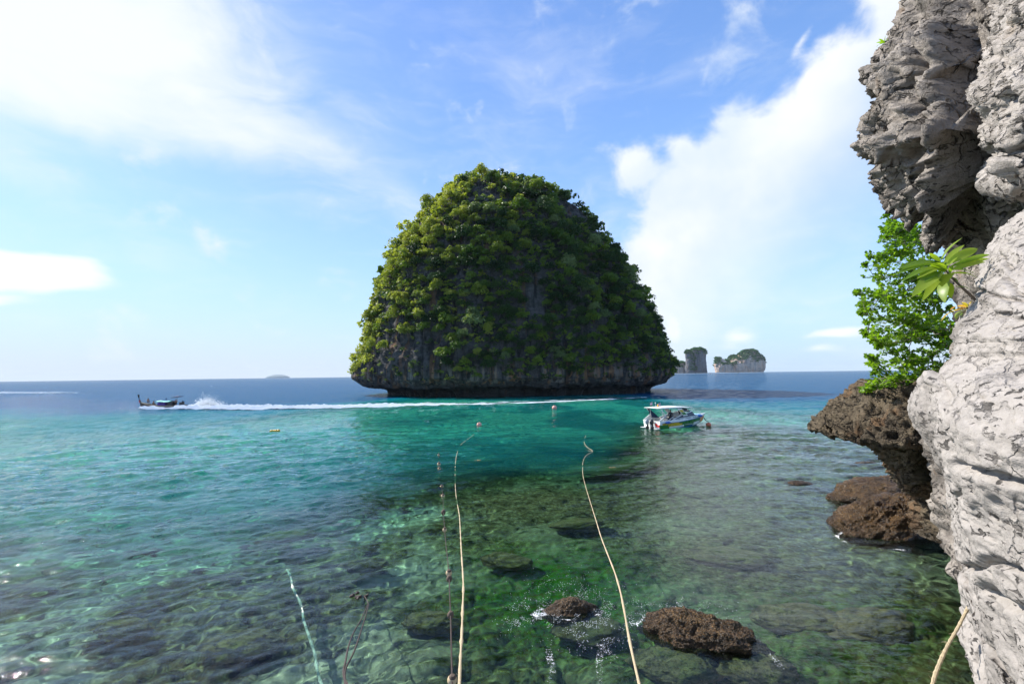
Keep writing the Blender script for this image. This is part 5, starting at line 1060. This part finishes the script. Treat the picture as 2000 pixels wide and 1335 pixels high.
wake('wake_foam', 'long white wake trailing the longtail boat past the foot of the big island', wp, ([0, .1, .35, .6, 1], [2.0, 4.2, 4.8, 4.8, 4.0]), ([0, .1, .3, .6, 1], [.7, .7, .45, .12, .02]), ([0, .3, .45, .6, .8, 1], [2.2, 1.9, 1.3, .85, .62, .50]), prof=lambda u: np.clip(np.maximum(np.exp(-((u+.45)/.42)**2), .9*np.exp(-((u-.72)/.16)**2))*1.1, 0, 1))
wl = [at(-160, 764)[:2], at(0, 766.5)[:2], at(90, 766.8)[:2], at(150, 768.8)[:2], at(225, 770)[:2]]
wake('wake_foam', 'faint old white wake line near the horizon at the left edge', wl, ([0, .6, 1], [8, 8, 12]), ([0, 1], [.25, .1]), ([0, .55, .8, 1], [.85, .75, .42, .15]), nl=300)
for sg in (-1, 1):
    pth = [onboat(lt, (x, sg*y, 0))[:2] for x, y in ((4.6, .1), (3.4, .75), (2.0, 1.15), (0, 1.35), (-2.2, 1.3), (-4.6, 1.3), (-7, 1.6))]
    wake('bow_foam', 'white bow foam along the side of the longtail boat', pth, ([0, .2, 1], [.4, 1.2, 1.5]), ([0, .25, .6, 1], [.4, .6, .3, .35]), ([0, 1], [1.4, 1.3]), nl=120, nw=12)
def droplets(name, label, n, fn, size, seed, mat):
    r = np.random.RandomState(seed); c_ = fn(r, n); k = len(c_); a = r.randn(k, 3); a /= np.linalg.norm(a, axis=1)[:, None]; b = np.cross(a, r.randn(k, 3)); b /= np.linalg.norm(b, axis=1)[:, None]; c3 = np.cross(a, b); s = (size*r.uniform(.5, 1.5, k)**1.5)[:, None]
    V = np.stack([c_+a*s, c_+(-.33*a+.94*b)*s, c_+(-.33*a-.47*b+.82*c3)*s, c_+(-.33*a-.47*b-.82*c3)*s], 1).reshape(-1, 3); i = np.arange(k)*4
    Fm = np.concatenate([np.stack([i, i+1, i+2], 1), np.stack([i, i+2, i+3], 1), np.stack([i, i+3, i+1], 1), np.stack([i+1, i+3, i+2], 1)])
    o = mesh_from(name, V, Fm, mat, smooth=False); tag(o, label, 'spray', kind='stuff'); return o
m_drop = bpy.data.materials.new('white_spray'); m_drop.use_nodes = True; q = NT(m_drop.node_tree); q.t.nodes.remove(q.t.nodes['Principled BSDF'])
q.t.links.new(q('ShaderNodeMixShader', {0: .5, 1: q('ShaderNodeBsdfDiffuse', {'Color': (.9, .92, .93, 1)}).outputs[0], 2: q('ShaderNodeBsdfTranslucent', {'Color': (.9, .92, .93, 1)}).outputs[0]}).outputs[0], q.t.nodes['Material Output'].inputs[0])
tailp = onboat(lt, (-6.6, 0, 0))
def plume(r, n):
    x = r.gamma(3.0, 1.0, n)*1.05; hh = 1.9*np.exp(-((x-3.2)/2.4)**2)*np.abs(r.randn(n))*.62+.1; y = r.randn(n)*(.5+.22*x)
    return np.stack([tailp[0]+x-.5, tailp[1]+y, hh*r.rand(n)**.6+.05], 1)
droplets('spray', 'plume of white spray thrown up behind the longtail boat', 19000, plume, .05, 2, m_drop)
def surf_ring(name, label, cpx, cpy, ax, ay, wid, cov, rz=0.0, arc=(0, 2*math.pi), seed=0):
    c = at(cpx, cpy); th = np.linspace(arc[0], arc[1], 160); u = np.linspace(0, 1, 12); TH, U = np.meshgrid(th, u, indexing='ij'); wob = 1+.12*fbm(np.stack([np.cos(TH), np.sin(TH), 0*TH+seed], -1), 1.6, 3)
    rr = wob*(1+U*wid); x = ax*rr*np.cos(TH); y = ay*rr*np.sin(TH); X = c[0]+x*math.cos(rz)-y*math.sin(rz); Y = c[1]+x*math.sin(rz)+y*math.cos(rz); Pt = np.stack([X, Y, wave_z(X, Y)+.012+.02*np.sin(U*3.1)], -1)
    cc = cov*(1-U)**.8*(.62+1.1*fbm(Pt, 2.2, 4, off=seed)); return tag(sheet(name, Pt, m_foam2, attrs={'cover': cc}), label, 'foam', kind='stuff')
surf_ring('surf_foam', 'white foam curling round the small awash boulder', 1118, 1197, .66, .33, 1.5, .66, arc=(2.6, 6.0), seed=1)
surf_ring('surf_foam', 'thin foam along the upper edge of the emerging boulder', 1352, 1238, 1.28, .72, .5, .66, rad(-22), (.2, 3.6), seed=2)
surf_ring('surf_foam', 'foam where the swell meets the large boulder', 1745, 1048, 2.3, 1.25, .25, .62, rad(14), (1.9, 4.4), seed=3)
surf_ring('surf_foam', 'thin line of foam beside the low flat rock', 1692, 905, .85, .42, .4, .42, seed=4)
def flecks(r, n):
    g1 = np.stack([r.normal(1120, 55, n), r.normal(1185, 30, n)], 1); g2 = np.stack([r.normal(1300, 60, n//2), r.normal(1195, 14, n//2)], 1); g3 = np.stack([r.normal(1165, 30, n//3), r.normal(1235, 20, n//3)], 1); g4 = np.stack([r.uniform(1640, 1720, n//5), r.normal(990, 12, n//5)], 1); g5 = np.stack([r.normal(1015, 18, n//4), r.normal(1205, 16, n//4)], 1)
    pq = np.concatenate([g1, g2, g3, g4, g5]); p_ = PW(pq[:, 0], pq[:, 1], .02); keep = fbm(p_, 2.2, 3, off=7) > .02; p_ = p_[keep]; p_[:, 2] = wave_z(p_[:, 0], p_[:, 1])+.012+.03*r.rand(len(p_))**3; return p_
droplets('foam_flecks', 'scattered white flecks and bubbles on the water around the boulders', 2600, flecks, .0065, 5, m_drop)
for k, pts in enumerate(([(1078, 1240), (1072, 1275), (1079, 1310), (1074, 1340)], [(1170, 1232), (1176, 1262), (1170, 1295), (1172, 1340)], [(1148, 1242), (1170, 1262), (1205, 1290)], [(1478, 1262), (1505, 1280), (1528, 1310)], [(1310, 1165), (1330, 1185), (1350, 1196)])):
    wake('foam_streak', ('foam streak running to the bottom edge below the awash boulder', 'second foam streak just left of the right-hand tan rope', 'short slanting foam streak under the awash boulder', 'foam streak right of the emerging boulder', 'foam streak behind the emerging boulder')[k],
         [at(*p_)[:2] for p_ in pts], ([0, .5, 1], [.05, .12, .09]), ([0, 1], [.0, .0]), ([0, .5, 1], [.22, .42, .38]), mat=m_foam2, nl=80, nw=8)
bpy.context.view_layer.update()
print('OBJECTS', len(bpy.data.objects), 'TRIS', sum(len(m.loops)-2*len(m.polygons) for m in bpy.data.meshes))
